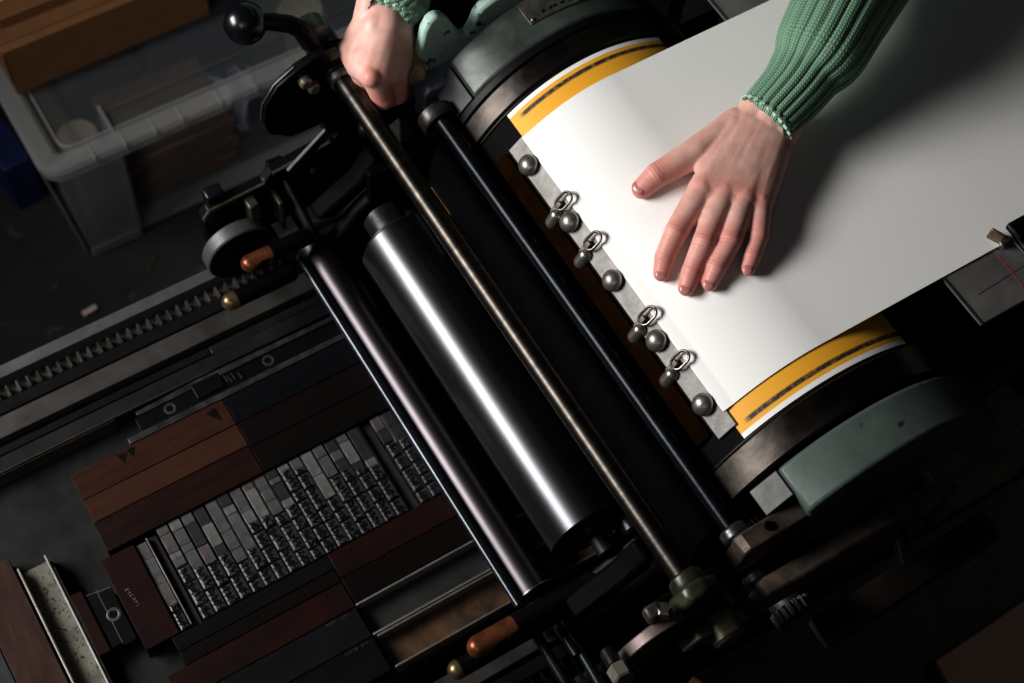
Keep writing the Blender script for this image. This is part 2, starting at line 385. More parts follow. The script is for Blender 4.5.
block('metal_block',-.79,-.7225,.05,.262, SLUG,'grey metal block in the bottom left corner of the photo',fur,FG)
# below the type
block('furniture_block',-.5800,-.4135,.165,.181, WOODK,'black strip directly under the lower ends of the left type lines',fur,FG)
block('furniture_block',-.5800,-.4135,.150,.1645, WOODO,'black-red strip below the black strip under the type',fur,FG)
block('furniture_block',-.6000,-.4140,.1205,.1495, WOODR,'long dark red block under the two narrow black strips',fur,FG)
c_ = block('furniture_block',-.6100,-.4145,.0865,.120, IRONK,'dark grey block with faint stamp left of the grey-floored channel',fur,FG)
strokes(c_,-.4475,.1155,1,.0,9,.0036,T+.0001,MARKG,(4,))
c_ = block('furniture_block',-.6100,-.4145,.048,.086, WOODK,'black block with faint stamp left of the brown-floored channel',fur,FG)
strokes(c_,-.4460,.0815,1,.0,9,.0036,T+.0001,MARKG,(5,))
block('furniture_block',-.4130,-.15,.153,.181, mat('dark_red_wood',(.022,.006,.005),(.010,.0045,.004),.42,0,12,.2,80,(1,6,1),spec=.14),'dark red block under the lower ends of the right type lines',fur,FG)
block('furniture_block',-.4130,-.15,.1235,.1525, WOODO,'dark red-black block beside the grey-floored channel',fur,FG)
def channel(name, x0,x1,y0,y1, floor_m, wall_m, label, alongx=True, w=.0022, zf=.009, extra=0.0):
    e = empty(name, ((x0+x1)/2,(y0+y1)/2,0), label, 'furniture block', FG)
    if alongx:
        MB().box(x0,x1,y0,y1,.0003,zf).build('channel_floor', floor_m, e)
        MB().box(x0,x1,y0,y0+w,zf,T+.001).build('side_wall', wall_m, e, .0006); MB().box(x0,x1,y1-w,y1,zf,T+.001).build('side_wall', wall_m, e, .0006)
    else:
        MB().box(x0,x1,y0,y1,.0003,zf).build('channel_floor', floor_m, e, .0005)
        MB().box(x0,x0+w,y0,y1,zf,T+.002).build('side_wall', wall_m, e, .0006); MB().box(x1-w-extra,x1-extra,y0,y1,zf,T+.002).build('side_wall', wall_m, e, .0006)
        if extra: MB().box(x1-extra,x1,y0,y1-.014,zf,T-.001).build('outer_ledge', wall_m, e, .0006)
    return e
channel('alloy_channel',-.678,-.6455,.05,.318, ALLOY, ALLOYB, 'pale pitted alloy channel standing open between brown and red blocks', False, .0022, .010, .0025)
channel('metal_channel',-.4130,-.15,.0862,.1225, GREYFL, mat('grey_edge',(.40,.39,.37),(.28,.27,.26),.4,.7,60), 'iron channel with grey floor and bright edges under the rollers')
channel('metal_channel',-.4100,-.15,.0478,.0850, BROWNFL, mat('brown_edge',(.36,.32,.28),(.22,.19,.16),.42,.7,60), 'iron channel with rusty brown floor nearest the copper handle')
# quoins
def ring(parent, x, y, z, R, r, m, name='key_socket'):
    MB().lathe((x,y,z-.0005),(0,0,1),[(0,R+r),(.0012,R+r*.9),(.0016,R),(.0012,R-r*.8),(-.004,R-r)],32,False,False).build(name, m, parent)
    MB().cyl((x,y,z-.0045),(x,y,z+.0004),R-r*.9,None,4).build('socket_hole', BLACK, parent)
q = empty('small_quoin',(-.6205,.23,0),'small black steel quoin with round key socket beside mahogany block','quoin')
MB().box(-.6330,-.6215,.201,.262,.0003,T-.003).build('wedge', BLACK, q, .0006); MB().box(-.6210,-.6075,.198,.258,.0003,T-.003).build('wedge', BLACK, q, .0006)
ring(q,-.6165,.231,T-.003,.0055,.0018,mat('socket_steel',(.20,.20,.205),(.10,.10,.105),.35,.8,60))
MB().bar((-.6213,.201,T-.0029),(-.6213,.262,T-.0029),.0007,.0006).build('seam', LEDGE, q)
MB().bar((-.633,.2615,T-.0029),(-.608,.2575,T-.0029),.0007,.0006).build('end_edge', LEDGE, q)
q = empty('long_quoin',(-.42,.40,0),'long black expanding quoin with two key sockets above the tan block','quoin')
MB().box(-.528,-.24,.3865,.3935,.0003,T-.001).build('lower_bar', mat('quoin_bar',(.085,.085,.082),(.03,.03,.03),.42,.6,60,.3), q, .0008)
MB().box(-.512,-.255,.394,.4115,.0003,T-.003).build('middle_bar', BLACK, q, .0008)
MB().prism([(-.508,.412),(-.24,.412),(-.24,.417),(-.44,.4195),(-.508,.4165)],.0003,T-.001,'xy').build('upper_bar', mat('quoin_bar2',(.09,.09,.088),(.03,.03,.03),.4,.6,60,.3), q, .0006)
sm = mat('socket_steel2',(.16,.16,.16),(.08,.08,.08),.35,.8,60)
ring(q,-.4755,.4035,T-.003,.0050,.0016,sm); ring(q,-.3635,.4035,T-.003,.0050,.0016,sm)
MB().box(-.447,-.415,.398,.4165,T-.0035,T-.0005).build('ink_clot', BLACK, q, .003)
for k,(x,dy) in enumerate(((-.411,.002),(-.4075,0),(-.403,.001),(-.3965,-.002))):
    MB().bar((x,.3995+dy,T-.002),(x-.001,.4085+dy,T-.002),.0012,.0016).build('comb_tooth', sm, q)
block('metal_bar',-1.05,-.412,.4385,.4475, IRONK,'long black iron bar running beside the far bed rail',fur,None)
block('metal_bar',-.411,-.10,.4375,.4475, mat('iron_c',(.016,.015,.015),(.009,.009,.009),.42,.3,30,.2),'black iron bar continuing the long bar under the carriage',fur,None)
e = block('metal_bar',-1.05,-.22,.4205,.4375, mat('iron_b',(.026,.024,.024),(.012,.012,.012),.42,.4,30,.25),'long dark bar with brown side between bed and quoin',fur,None)
MB().box(-1.05,-.53,.4192,.4204,.0004,T-.002).build('brown_side', mat('brown_side',(.05,.038,.03),(.025,.02,.016),.55,.1,40), e)
MB().bar((-1.05,.4212,T+.0002),(-.42,.4212,T+.0002),.0008,.0006).build('worn_edge', RAIL, e)

# ================================================================== TYPE
ORD = 'first second third fourth fifth sixth seventh eighth ninth tenth eleventh twelfth thirteenth fourteenth fifteenth sixteenth seventeenth eighteenth nineteenth twentieth twenty-first twenty-second twenty-third twenty-fourth twenty-fifth'.split()
GLYPH = {}
INKED = mat('inked_face', (.020,.020,.021), (.012,.012,.013), .3, .3, 90)
def glyph(ch, size):
    key = (ch,size)
    if key in GLYPH: return GLYPH[key]
    cu = bpy.data.curves.new('letter','FONT'); cu.body = ch; cu.size = size; cu.extrude = .0009; cu.resolution_u = 2
    o = bpy.data.objects.new('letter',cu); COL.objects.link(o)
    bpy.context.view_layer.update()
    dg = bpy.context.evaluated_depsgraph_get(); me = bpy.data.meshes.new_from_object(o.evaluated_get(dg))
    bpy.data.objects.remove(o); bpy.data.curves.remove(cu)
    xs = [v.co.x for v in me.vertices]; x0, x1 = min(xs), max(xs); w = x1-x0
    W = w + .0010; H = size*1.02
    bm = bmesh.new(); bm.from_mesh(me)
    # cast letters are mirror images; text reads along -y with letter tops towards +x
    for v in bm.verts:
        gx, gy, gz = v.co
        v.co = V((gy + size*.17 - H/2, (gx - x0 - w/2), T - .0009 + gz))      # mirrored along the line
    for f in bm.faces: f.material_index = 1
    b = MB(); b.bm.free(); b.bm = bm
    b.box(-H/2,H/2,-W/2,W/2,.0004,T-.0022)
    b.hexa([(-H*.46,-W/2+.0003,T-.0022),(H*.46,-W/2+.0003,T-.0022),(H*.46,W/2-.0003,T-.0022),(-H*.46,W/2-.0003,T-.0022),(-H*.30,-w*.3,T-.0016),(H*.30,-w*.3,T-.0016),(H*.30,w*.3,T-.0016),(-H*.30,w*.3,T-.0016)])
    bmesh.ops.recalc_face_normals(bm, faces=bm.faces)
    m2 = bpy.data.meshes.new('type_letter'); bm.to_mesh(bm and m2); bm.free()
    m2.materials.append(LEADD); m2.materials.append(INKED)
    GLYPH[key] = (m2, W, H); bpy.data.meshes.remove(me)
    return GLYPH[key]
WORDS = 'der und die von mit ein Werk Satz Buch wie auf Nacht im das Hand Druck zur Blei an So Wort est ist Land fern Weg Tag Zeit Ruh'.split()
rw = random.Random(11)
TG = 'metal type letters in the form'
def type_letter(x, yc, ch, size, label):
    me, W, H = glyph(ch, size)
    o = bpy.data.objects.new('type_letter', me); COL.objects.link(o); o.location = (x, yc, 0)
    return tag(o, label, 'type letter', TG), W
def type_line(x, size, ybot, ytop, idx, side, slab):
    """one line of letters from its lower end up; the rest of the line is blank spacing"""
    y = ybot; n = 0; word = []
    while True:
        if not word:
            word = list(rw.choice(WORDS))
            if n: y += .0022
        ch = word.pop(0); me, W, H = glyph(ch, size)
        if y + W > ytop: break
        type_letter(x, y+W/2, ch, size, 'metal type letter, %s from the lower end of the %s' % (ORD[n] if n < len(ORD) else 'last', slab)); y += W + .0001; n += 1
    return y
SP = 'blank spacing pieces at the upper ends of the type lines'
def spacers(x, w, y, y1, slab, cuts):
    L_ = y1 - y; a = y; prev = 0
    for i, c in enumerate(cuts + [1.0]):
        b2 = y + L_*c
        if b2 - a > .002:
            m = [LEAD, LEADL, SLUG, LEAD, mat('warm_type_metal',(.19,.17,.165),(.09,.08,.08),.45,.6,80,.2)][rw.randint(0,4)]
            o = block('spacing_block', x-w/2, x+w/2, a, b2, m, 'blank spacing block, %s at upper end of the %s' % (['innermost','second','third','fourth','fifth'][min(i,4)], slab), 'spacing block', SP, rw.choice((.0195,.0205,.0200)), 0, .0004)
        a = b2
LEADG = 'thin lead strips between the type lines'
y0, y1 = .1835, .2905
# narrow column beside the mahogany block
slab = 'narrow line beside the mahogany block'
ye = type_line(-.5640, .0085, y0, y0+.032, 0, '', slab)
spacers(-.5640, .0105, ye, y1-.006, slab, [.35,.75])
block('lead_strip',-.5583,-.5562,y0+.001,y1-.004, LEADL,'bright thin lead strip right of the narrow line of type','lead strip',LEADG,.0222)
block('lead_strip',-.5560,-.5470,y0-.004,y1-.002, SLUG,'broad dark lead strip between the narrow line and the first line','lead strip',LEADG,.0150)
pitch = .0133; x = -.5395
tops = [.060,.052,.050,.052,.040,.046,.070,.066,.060,.068,.102,.098,.060,.070,.072,.064,.062]
blanks = 0
for i, tp in enumerate(tops):
    slab = '%s line from the left' % ORD[i]
    ye = type_line(x, .0112, y0, y0+tp, i, '', slab)
    cuts = sorted(rw.sample([.2,.35,.5,.65,.8], rw.randint(1,3))) if y1-ye > .02 else []
    spacers(x, .0115, ye, y1, slab, cuts)
    lm = LEADL if i % 5 == 0 else SLUG
    block('lead_strip', x+.0060, x+.0071, y0, y1, lm, 'thin lead strip along the right side of the %s' % slab, 'lead strip', LEADG, rw.choice((.0160,.0205,.0140,.0170)), 0, 0)
    x += pitch
xe = x - pitch + .0078
block('lead_strip',xe,xe+.0125,y0-.001,y1+.0, SLUG,'broad dark lead strip between the long lines and the last lines','lead strip',LEADG,.0145)
x = xe + .0125 + .0060
for i, tp in enumerate((.078,.072,.080)):
    slab = '%s line right of broad strip' % ORD[i]
    ye = type_line(x, .0095, y0, y0+tp, i, '', slab)
    spacers(x, .0110, ye, y1, slab, [.5])
    block('lead_strip', x+.0056, x+.0076, y0, y1, LEADL, 'thin lead strip along the %s' % slab, 'lead strip', LEADG, .0190, 0, 0)
    x += .0136

# ================================================================== CARRIAGE WITH IMPRESSION CYLINDER AND ROLLERS
car = empty('press_carriage', (0,.193,0), 'press carriage with impression cylinder, green housings, grippers and ink rollers', 'printing press')
Y0, Y1 = -.002, .388
# impression cylinder
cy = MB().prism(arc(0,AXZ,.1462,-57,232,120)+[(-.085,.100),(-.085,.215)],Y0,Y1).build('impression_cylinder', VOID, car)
def disc(y0, y1, r, m, name, ch=.002):
    return MB().lathe((0,y0,AXZ),(0,1,0),[(0,r-ch),(ch,r),(y1-y0-ch,r),(y1-y0,r-ch)],128).build(name, m, car)
disc(-.036,-.0045,.1502,BEARER,'cylinder_bearer'); disc(-.0042,-.0022,.1480,BLACK,'bearer_groove',.0003)
disc(.3905,.4160,.1502,BEARER,'cylinder_bearer'); disc(.3882,.3902,.1480,BLACK,'bearer_groove',.0003)
disc(.4165,.4255,.1508,BLACK,'black_flange',.001)
MB().prism(arc(0,AXZ,.1535,-150,-57,40)+arc(0,AXZ,.156,-57,-150,40),-.040,.428).build('added_dark_plate', VOID, car)  # added black plate, stands in for the darkness over the lower cylinder
# green housings: drum with a machined flat at the roller side
FLAT = mat('machined_face',(.10,.10,.098),(.05,.05,.049),.45,.5,25,.2)
def housing(y0, y1, m, name, amax, flat, yf0, yf1, a0=-37):
    P_ = arc(0,AXZ,.1500,a0,amax,40)
    px, pz_ = P_[0]; tx, tz = -math.cos(math.radians(a0)), math.sin(math.radians(a0))
    h = MB().prism(P_ + [(.15,.11),(.02,.075),(-.060,.19)], y0, y1).build(name, m, car, .004, .5, 3)
    qx, qz = px+tx*.031, pz_+tz*.031
    MB().prism([(px-.001,pz_-.0005),(qx,qz),(qx+.012,qz-.016),(px+.02,pz_-.03)], yf0, yf1).build('machined_face', flat, h, .0008)
    return h
hn = housing(-.086,-.040, GREEN,'near_housing', 80, FLAT, -.066, -.0405)
hf = housing(.426,.476, GREEND,'far_housing', 88, mat('machined_face_dark',(.035,.037,.042),(.010,.011,.015),.42,.4,25,.2), .4265, .470, -46)
# near housing continues as a lower rear shoulder
MB().box(.06,.19,-.10,-.05,.10,.205).build('rear_shoulder', mat('dark_green_paint',(.14,.18,.155),(.06,.08,.07),.45,0,13,.2), hn, .006)
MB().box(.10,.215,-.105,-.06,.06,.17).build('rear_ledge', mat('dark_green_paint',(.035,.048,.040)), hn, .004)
# name plate on top of the far housing
tang = math.radians(-2)
def oncyl(a, r, y): return V((r*math.sin(math.radians(a)), y, AXZ + r*math.cos(math.radians(a))))
npl = MB(); A0, A1 = -13, 9
npl.rings([[oncyl(A0+(A1-A0)*i/10, r, y) for (r,y) in ((.1498,.446),(.1515,.446),(.1515,.474),(.1498,.474))] for i in range(11)])
np_ = npl.build('maker_plate', mat('dull_plate',(.16,.155,.15),(.07,.065,.06),.42,.7,70,.3), hf, .0004)
for a_, y_ in ((-11.5,.4495),(7.5,.4495)):
    MB().sphere(oncyl(a_,.1515,y_),.0026,14,8).build('rivet', STEEL, np_)
for a_ in (-7,-4,-2,1,4):
    MB().bar(oncyl(a_,.1517,.452),oncyl(a_+1.4,.1517,.4535),.0022,.0006).build('raised_mark', BLACK, np_)
# pale green arm behind the far housing, and its darker web
def aty(px, py, Y):
    r = RX*((px-512)/FPX) + DN*((py-341.5)/FPX) + FW
    return CAM + r*((Y-CAM.y)/r.y)
def xz(pts, Y): return [(lambda q: (q.x,q.z))(aty(a_,b_,Y)) for a_,b_ in pts]
MB().prism(xz([(419,56),(422,45),(425,33),(430,23),(437,17.5),(445,17.5),(451,22),(457,30),(463,36),(468,35),(473,27),(477,17),(483,9),(494,1),(510,-10),(535,-20),(560,60),(480,90),(430,70)],.486),.486,.498).build('pale_green_arm', GREENP, car, .003)
MB().prism(xz([(416,40),(417,-30),(470,-40),(560,-40),(580,60),(450,60)],.520),.520,.540).build('green_web', mat('web_green',(.010,.017,.0135),(.006,.011,.009),.5,0,20,spec=.15), car, .004)
# bearing plates carrying the cross shaft, both sides
a_, b2 = at(803,507,.262), at(737,545,.262); c_, d_ = at(832,526,.232), at(748,572,.232)
o = MB().prism([(b2.x-.004,.240),(b2.x-.003,.268),(b2.x+.004,.274),(a_.x,.276),(a_.x+.006,.262),(a_.x+.006,.225),(b2.x,.225)],-.0845,-.0665).build('shaft_bearing_plate', BRNST, car, .002)
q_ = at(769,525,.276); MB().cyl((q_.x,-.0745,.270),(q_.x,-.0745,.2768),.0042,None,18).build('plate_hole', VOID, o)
MB().lathe((-.1405,-.0668,.258),(0,1,0),[(0,.012),(.002,.0135),(.009,.0135),(.011,.0115)],32).build('shaft_collar', mat('shiny_collar',(.25,.26,.27),(.06,.06,.065),.3,.85,50,.3), o)
n2 = MB().prism([(d_.x-.004,.205),(d_.x-.002,.236),(d_.x+.006,.241),(c_.x,.240),(c_.x+.09,.232),(c_.x+.09,.20),(d_.x,.195)],-.118,-.101).build('lower_bearing_plate', mat('lower_plate_brown',(.20,.15,.12),(.07,.055,.045),.48,.3,50,.35), car, .003)
MB().lathe((d_.x+.004,-.1005,.226),(0,1,0),[(0,.010),(.002,.0115),(.008,.0115),(.010,.0095)],28).build('steel_bush', STEEL, n2)
for i in range(4):
    MB().bar((-.118+.0045*i,-.052,.228),(-.116+.0045*i,-.062,.228),.002,.016).build('spring_coil', STEEL, o)
a_, b2 = at(420,80,.268), at(478,45,.268)
f2 = MB().prism([(a_.x-.004,.215),(a_.x-.004,.262),(a_.x+.002,.268),(b2.x,.268),(b2.x+.01,.215)],a_.y-.016,a_.y+.008).build('upper_bearing_plate', mat('blue_black_plate',(.26,.30,.38),(.07,.08,.10),.4,.3,30,.3), car, .002)
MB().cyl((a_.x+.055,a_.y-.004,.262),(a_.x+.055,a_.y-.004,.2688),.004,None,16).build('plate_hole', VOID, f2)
q_ = at(441,118,.258)
MB().lathe((-.1405,q_.y-.004,.252),(0,1,0),[(0,.0175),(.003,.0195),(.014,.0195),(.016,.0175)],40).build('shaft_collar', mat('dark_collar',(.10,.095,.085),(.025,.024,.024),.38,.7,50,.3), f2)
WB = mat('worn_boss',(.75,.52,.24),(.13,.11,.09),.42,.3,60,.4)
q_ = at(404,70,.270)
MB().lathe(q_,(.95,-.2,0),[(-.004,.013),(-.002,.0155),(.016,.0155),(.019,.012)],32).build('worn_boss', WB, f2)
q_ = at(398,98,.235); MB().box(q_.x-.006,q_.x+.010,q_.y-.012,q_.y+.016,.175,.250).build('speckled_plate', mat('speckled_plate',(.16,.135,.11),(.03,.028,.026),.42,.5,70,.4), f2, .002)
for i in range(4):
    q_ = at(466+4*i,128-3.0*i,.235); MB().bar(q_,q_+V((.006,-.008,-.004)),.0022,.012).build('spring_coil', STEEL, f2)
# cross shafts
MB().cyl((-.1405,-.060,.258),(-.1405,.430,.258),.0082,None,28).build('cross_shaft', mat('black_oiled_shaft',(.010,.012,.016),(.004,.005,.007),.3,.8,25,.2), car)
MB().cyl((-.165,.36,.155),(-.165,.47,.155),.007,None,24).build('cross_shaft', BLUEST, car)
MB().box(-.160,-.140,.385,.425,.150,.165).build('ochre_block', GOLD, car, .003)
# carriage body between rollers and cylinder
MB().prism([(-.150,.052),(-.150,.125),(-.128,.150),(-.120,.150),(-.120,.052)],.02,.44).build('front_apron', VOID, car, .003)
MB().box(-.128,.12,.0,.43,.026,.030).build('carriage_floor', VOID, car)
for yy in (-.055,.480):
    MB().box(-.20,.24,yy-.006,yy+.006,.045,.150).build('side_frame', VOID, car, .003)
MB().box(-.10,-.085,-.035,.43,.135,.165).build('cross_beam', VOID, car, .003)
MB().bar((-.1365,.02,.1325),(-.1365,.44,.1325),.0010,.0010).build('apron_edge', mat('apron_edge',(.05,.045,.04),None,.4,.5,40), car)
# ---------------- rollers
def roller(name, x, z, r, y0, y1, m, core, label=None, capm=BLACK):
    o = MB().lathe((x,y0,z),(0,1,0),[(0,r-.0016),(.0016,r),(y1-y0-.0016,r),(y1-y0,r-.0016)],96,False,False).build(name, m, car, label=label)
    for ye, s in ((y0,-1),(y1,1)):
        MB().lathe((x,ye+s*-.0006,z),(0,s,0),[(0,r-.0014),(.001,r-.004),(.0012,core*2.0),(.006,core*1.9),(.0062,core),(.026,core)],48).build('roller_end', capm, o)
    return o
r1 = roller('form_roller',-.262,.048,.0232,.034,.486,ROLLER,.0045,'slimmer grey-brown polished roller')
for yy in (.0358,.482): MB().lathe((-.262,yy,.048),(0,1,0),[(0,.0233),(.0004,.0238),(.0014,.0238),(.0018,.0233)],64,False,False).build('bright_collar', STEEL, r1)
r2 = roller('ink_drum',-.200,.112,.0440,.045,.412,DRUM,.009,'large polished steel ink drum',mat('drum_end',(.012,.012,.014),None,.5,.2,20))
r3 = roller('form_roller',-.150,.049,.0232,.043,.493,BLACKG,.0045,'hidden black form roller')
MB().lathe((-.200,.412,.112),(0,1,0),[(0,.036),(.006,.036),(.007,.022),(.036,.022),(.038,.018)],40).build('drum_neck', mat('drum_neck',(.035,.034,.033),(.008,.008,.008),.4,.5,70,.4), r2)
MB().lathe((-.168,.022,.118),(0,1,0),[(0,.007),(.003,.011),(.017,.011),(.020,.008)],20).build('end_nut', mat('end_nut',(.16,.15,.16),(.05,.05,.055),.35,.8,60,.3), r2)
MB().cyl((-.287,.030,.066),(-.287,.470,.066),.0046,None,20).build('thin_front_rod', mat('thin_rod',(.075,.082,.092),(.04,.044,.05),.30,.95,14,.05), car)
MB().cyl((-.262,.493,.048),(-.262,.535,.050),.0052,None,20).build('roller_spindle', BLUEST, car)
MB().cyl((-.262,-.035,.050),(-.262,.043,.048),.0052,None,20).build('roller_spindle', BLUEST, car)
MB().cyl((-.286,-.06,.052),(-.286,.018,.058),.0055,None,20).build('roller_spindle', DSTEEL, car)
MB().cyl(at(559,614,.050),at(606,695,.046),.0050,None,20).build('roller_spindle', mat('spindle_steel',(.075,.09,.09),(.03,.036,.036),.32,.9,30,.1), car)
# rods at the far end rising to the frame
MB().cyl(at(316,240,.070),at(279,168,.118),.0056,None,20).build('far_roller_rod', BLUEST, car)
MB().cyl((-.300,.487,.070),(-.300,.545,.066),.0052,None,20).build('far_roller_rod', BLUEST, car)
MB().box(at(277,166,.124).x-.010,at(277,166,.124).x+.010,at(277,166,.124).y-.006,at(277,166,.124).y+.010,.108,.128).build('rod_block', BLACK, car, .003)
# lifting handles with worn tips, along the travel direction
def handle(x0, x1, y, z, r, tipm, tip, label):
    d = V((-1,0,0)); n = 8
    L_ = x1-x0
    o = MB().lathe((x1,y,z),d,[(0,r*.7),(.004,r),(L_-tip,r*1.02)],28).build('lifting_handle', BLACK, car, label=label)
    MB().lathe((x1,y,z),d,[(L_-tip,r*1.025)]+[(L_-r+r*math.sin(PI/2*i/n), max(r*1.02*math.cos(PI/2*i/n),1e-4)) for i in range(n+1)],28).build('worn_tip', tipm, o)
    return o
handle(-.349,-.268,.479,.088,.0092,COPPER,.034,'black handle with long copper tip, far side')
handle(-.384,-.300,.456,.074,.0092,BRASS,.016,'black handle with brass tip, far side')
handle(-.355,-.215,.010,.084,.0104,COPPER,.050,'black handle with long copper tip, near side')
handle(-.379,-.255,.004,.072,.0092,BRASS,.012,'black handle with brass tip, near side')
# roller brackets joining handles and rollers
for yy, sg in ((.485,1),(.012,-1)):
    MB().prism([(-.285,.030),(-.288,.052),(-.240,.058),(-.215,.090),(-.170,.122),(-.148,.112),(-.150,.035)],yy-.008,yy+.008).build('roller_bracket', BLACK, car, .004)
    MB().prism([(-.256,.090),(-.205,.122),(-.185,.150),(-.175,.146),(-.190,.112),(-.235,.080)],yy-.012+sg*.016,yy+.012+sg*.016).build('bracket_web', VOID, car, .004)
# ---------------- far side: wheel, frames, levers
w = MB().lathe((-.337,.506,.066),(0,1,0),[(0,.0375),(.0016,.0388),(.0155,.0388),(.017,.0375)],72).build('carriage_wheel', RIMGREY, car, label='wheel with brushed grey rim and black face')
MB().lathe((-.337,.5052,.066),(0,1,0),[(0,.0366),(.0006,.0372)],72).build('wheel_face', BLACK, w)
MB().lathe((-.337,.523,.066),(0,1,0),[(0,.020),(.006,.020),(.010,.012)],32).build('wheel_hub', mat('hub_metal',(.14,.14,.14),(.03,.03,.03),.4,.7,70,.5), w)
fr = MB().prism([(-.362,.06),(-.362,.112),(-.354,.122),(-.29,.126),(-.28,.137),(-.05,.168),(-.05,.05),(-.33,.045)],.536,.548).build('far_carriage_frame', BLACK, car, .002)
MB().prism([(-.362,.108),(-.362,.113),(-.354,.1235),(-.29,.1275),(-.29,.1240),(-.352,.1200),(-.358,.112)],.534,.5365).build('worn_frame_edge', mat('worn_olive_edge',(.16,.14,.09),(.05,.045,.03),.4,.6,60,.3), fr)
MB().prism([(-.28,.1345),(-.05,.1655),(-.05,.1690),(-.28,.1380)],.5335,.5365).build('worn_frame_edge', mat('worn_edge_grey',(.13,.125,.12),(.05,.05,.05),.42,.7,60,.3), fr)
for (x_,z_) in ((-.235,.112),(-.13,.128),(-.085,.135)):
    MB().lathe((x_,.536,z_),(0,-1,0),[(0,.0042),(.003,.0042),(.0042,.003)],14).build('frame_bolt', STEEL, fr)
MB().box(-.352,-.332,.540,.556,.10,.135).build('frame_block', BLUEST, fr, .003)
MB().box(-.316,-.304,.520,.536,.085,.118).build('olive_lug', mat('olive_lug',(.12,.11,.08),(.04,.04,.03),.4,.5,60,.3), fr, .002)
MB().box(-.285,-.280,.515,.536,.060,.110).build('olive_lug', mat('olive_lug',(.12,.11,.08)), fr, .001)
MB().box(-.30,-.05,.497,.507,.022,.045).build('grey_slide', mat('grey_slide',(.055,.05,.047),(.03,.028,.027),.5,.4,30,.2), car, .001)
# strap lever from frame up to the cam
MB().bar(at(290,172,.140),at(338,120,.185),.012,.005,(0,1,0)).build('strap_lever', mat('strap_grey',(.055,.052,.05),(.025,.024,.023),.45,.5,60,.2), car, .001)
MB().lathe(at(337,131,.178),(0,-1,0),[(0,.0075),(.006,.0075),(.008,.006)],6).build('strap_bolt', BLUEST, car)
# ---------------- trip rod with brackets, cam and ball handle
ROD_F, ROD_N = V((-.203,.515,.268)), V((-.203,-.084,.268))
MB().cyl(ROD_N, ROD_F, .0108, None, 36).build('trip_rod', SHAFT, car)
MB().lathe(ROD_F - V((0,.006,0)),(0,1,0),[(0,.012),(.002,.0140),(.010,.0140),(.012,.012)],28).build('rod_collar', STEEL, car)
rhs = MB().lathe(ROD_F+V((0,.004,0)),(0,1,.2),[(0,.0135),(.002,.0165),(.016,.0165),(.017,.0180),(.048,.0175),(.052,.014)],32).build('rod_housing', mat('grimy_housing',(.035,.04,.036),(.005,.0055,.0055),.36,.3,60,.3), car)
MB().lathe(ROD_F+V((-.016,.014,.006)),(-1,-.3,.3),[(0,.006),(.006,.006),(.008,.004)],6).build('housing_bolt', STEEL, rhs)
# far bracket: black arm, rising towards the far side
MB().prism([(-.230,.235),(-.232,.268),(-.222,.286),(-.200,.292),(-.184,.284),(-.176,.262),(-.180,.15),(-.215,.15)],.520,.548).build('far_rod_bracket', BLACK, car, .004)
MB().box(-.214,-.198,.522,.534,.2895,.2935).build('olive_patch', mat('olive_patch',(.20,.17,.11),(.08,.07,.05),.5,.2,60,.2), car, .001)
cam = MB().prism([(-0.2820,0.2210),(-0.2860,0.2410),(-0.2820,0.2640),(-0.2670,0.2850),(-0.2440,0.2980),(-0.2160,0.3060),(-0.2060,0.2860),(-0.2060,0.2260),(-0.2240,0.2010),(-0.2590,0.2010)],.522,.532).build('trip_cam', BLACK, car, .0012, label='black half-round cam plate with painted rim highlight')
MB().tube([(-.2862,.527,.241),(-.2830,.527,.2635),(-.2685,.527,.2850),(-.246,.527,.2985)],[.0016]*4,8).build('cam_rim_highlight', mat('cam_rim_highlight',(.14,.14,.15),None,.35,.8,60), cam)  # highlight on the cam rim, drawn as a thin bright tube
for x_,z_ in ((-.240,.281),(-.232,.268)): MB().lathe((x_,.522,z_),(0,-1,0),[(0,.0065),(.006,.0065),(.008,.005)],6 if x_ < -.24 else 16).build('cam_bolt', BLUEST if x_ < -.24 else mat('tan_bolt',(.28,.23,.18),None,.4,.5,60), cam)
hub = MB().lathe((-.212,.546,.298),(0,1,0),[(0,.013),(.002,.0165),(.020,.0165),(.022,.014)],28).build('lever_hub', mat('green_grime_steel',(.13,.15,.14),(.035,.04,.038),.38,.6,50,.3), car)
lev = MB().tube([at(313,45,.300),at(309,37,.312),at(301,29,.322),at(289,24,.330),at(274,22,.334),at(258,21.5,.335),at(250,21.5,.335)],[.0075,.0082,.0086,.0086,.0084,.0082,.0076],20).build('ball_lever', BLACK, car)
MB().sphere(at(245,23,.335),.0205,40,24).build('ball_knob', BLACKG, lev, label='glossy black ball knob')
# hand grip held by the right hand
MB().caps((-.200,.470,.238),(-.135,.492,.232),.0105).build('hand_grip', BLACK, car)
# near bracket
nb = MB().prism([(-.226,.240),(-.226,.270),(-.215,.286),(-.198,.288),(-.183,.276),(-.168,.235),(-.155,.20),(-.17,.16),(-.20,.17),(-.215,.21)],-.100,-.084).build('near_rod_bracket', GREENB, car, .004)
MB().lathe((-.203,-.086,.268),(0,1,0),[(0,.0155),(.003,.0165),(.012,.015),(.014,.0125)],30).build('rod_boss', GREENB, nb)
MB().prism([(-.232,.238),(-.215,.253),(-.165,.232),(-.16,.218),(-.20,.226)],-.122,-.112).build('bracket_fork', mat('fork_brass',(.30,.29,.17),(.07,.065,.045),.38,.4,40,.4), nb, .002)
MB().lathe((-.190,-.132,.236),(0,1,0),[(0,.0125),(.003,.0155),(.022,.0155),(.025,.012)],28).build('bracket_boss', mat('fork_brass',(.30,.29,.17)), nb)
MB().cyl((-.195,-.1328,.243),(-.195,-.129,.243),.004,None,16).build('oil_hole', BLACK, nb)
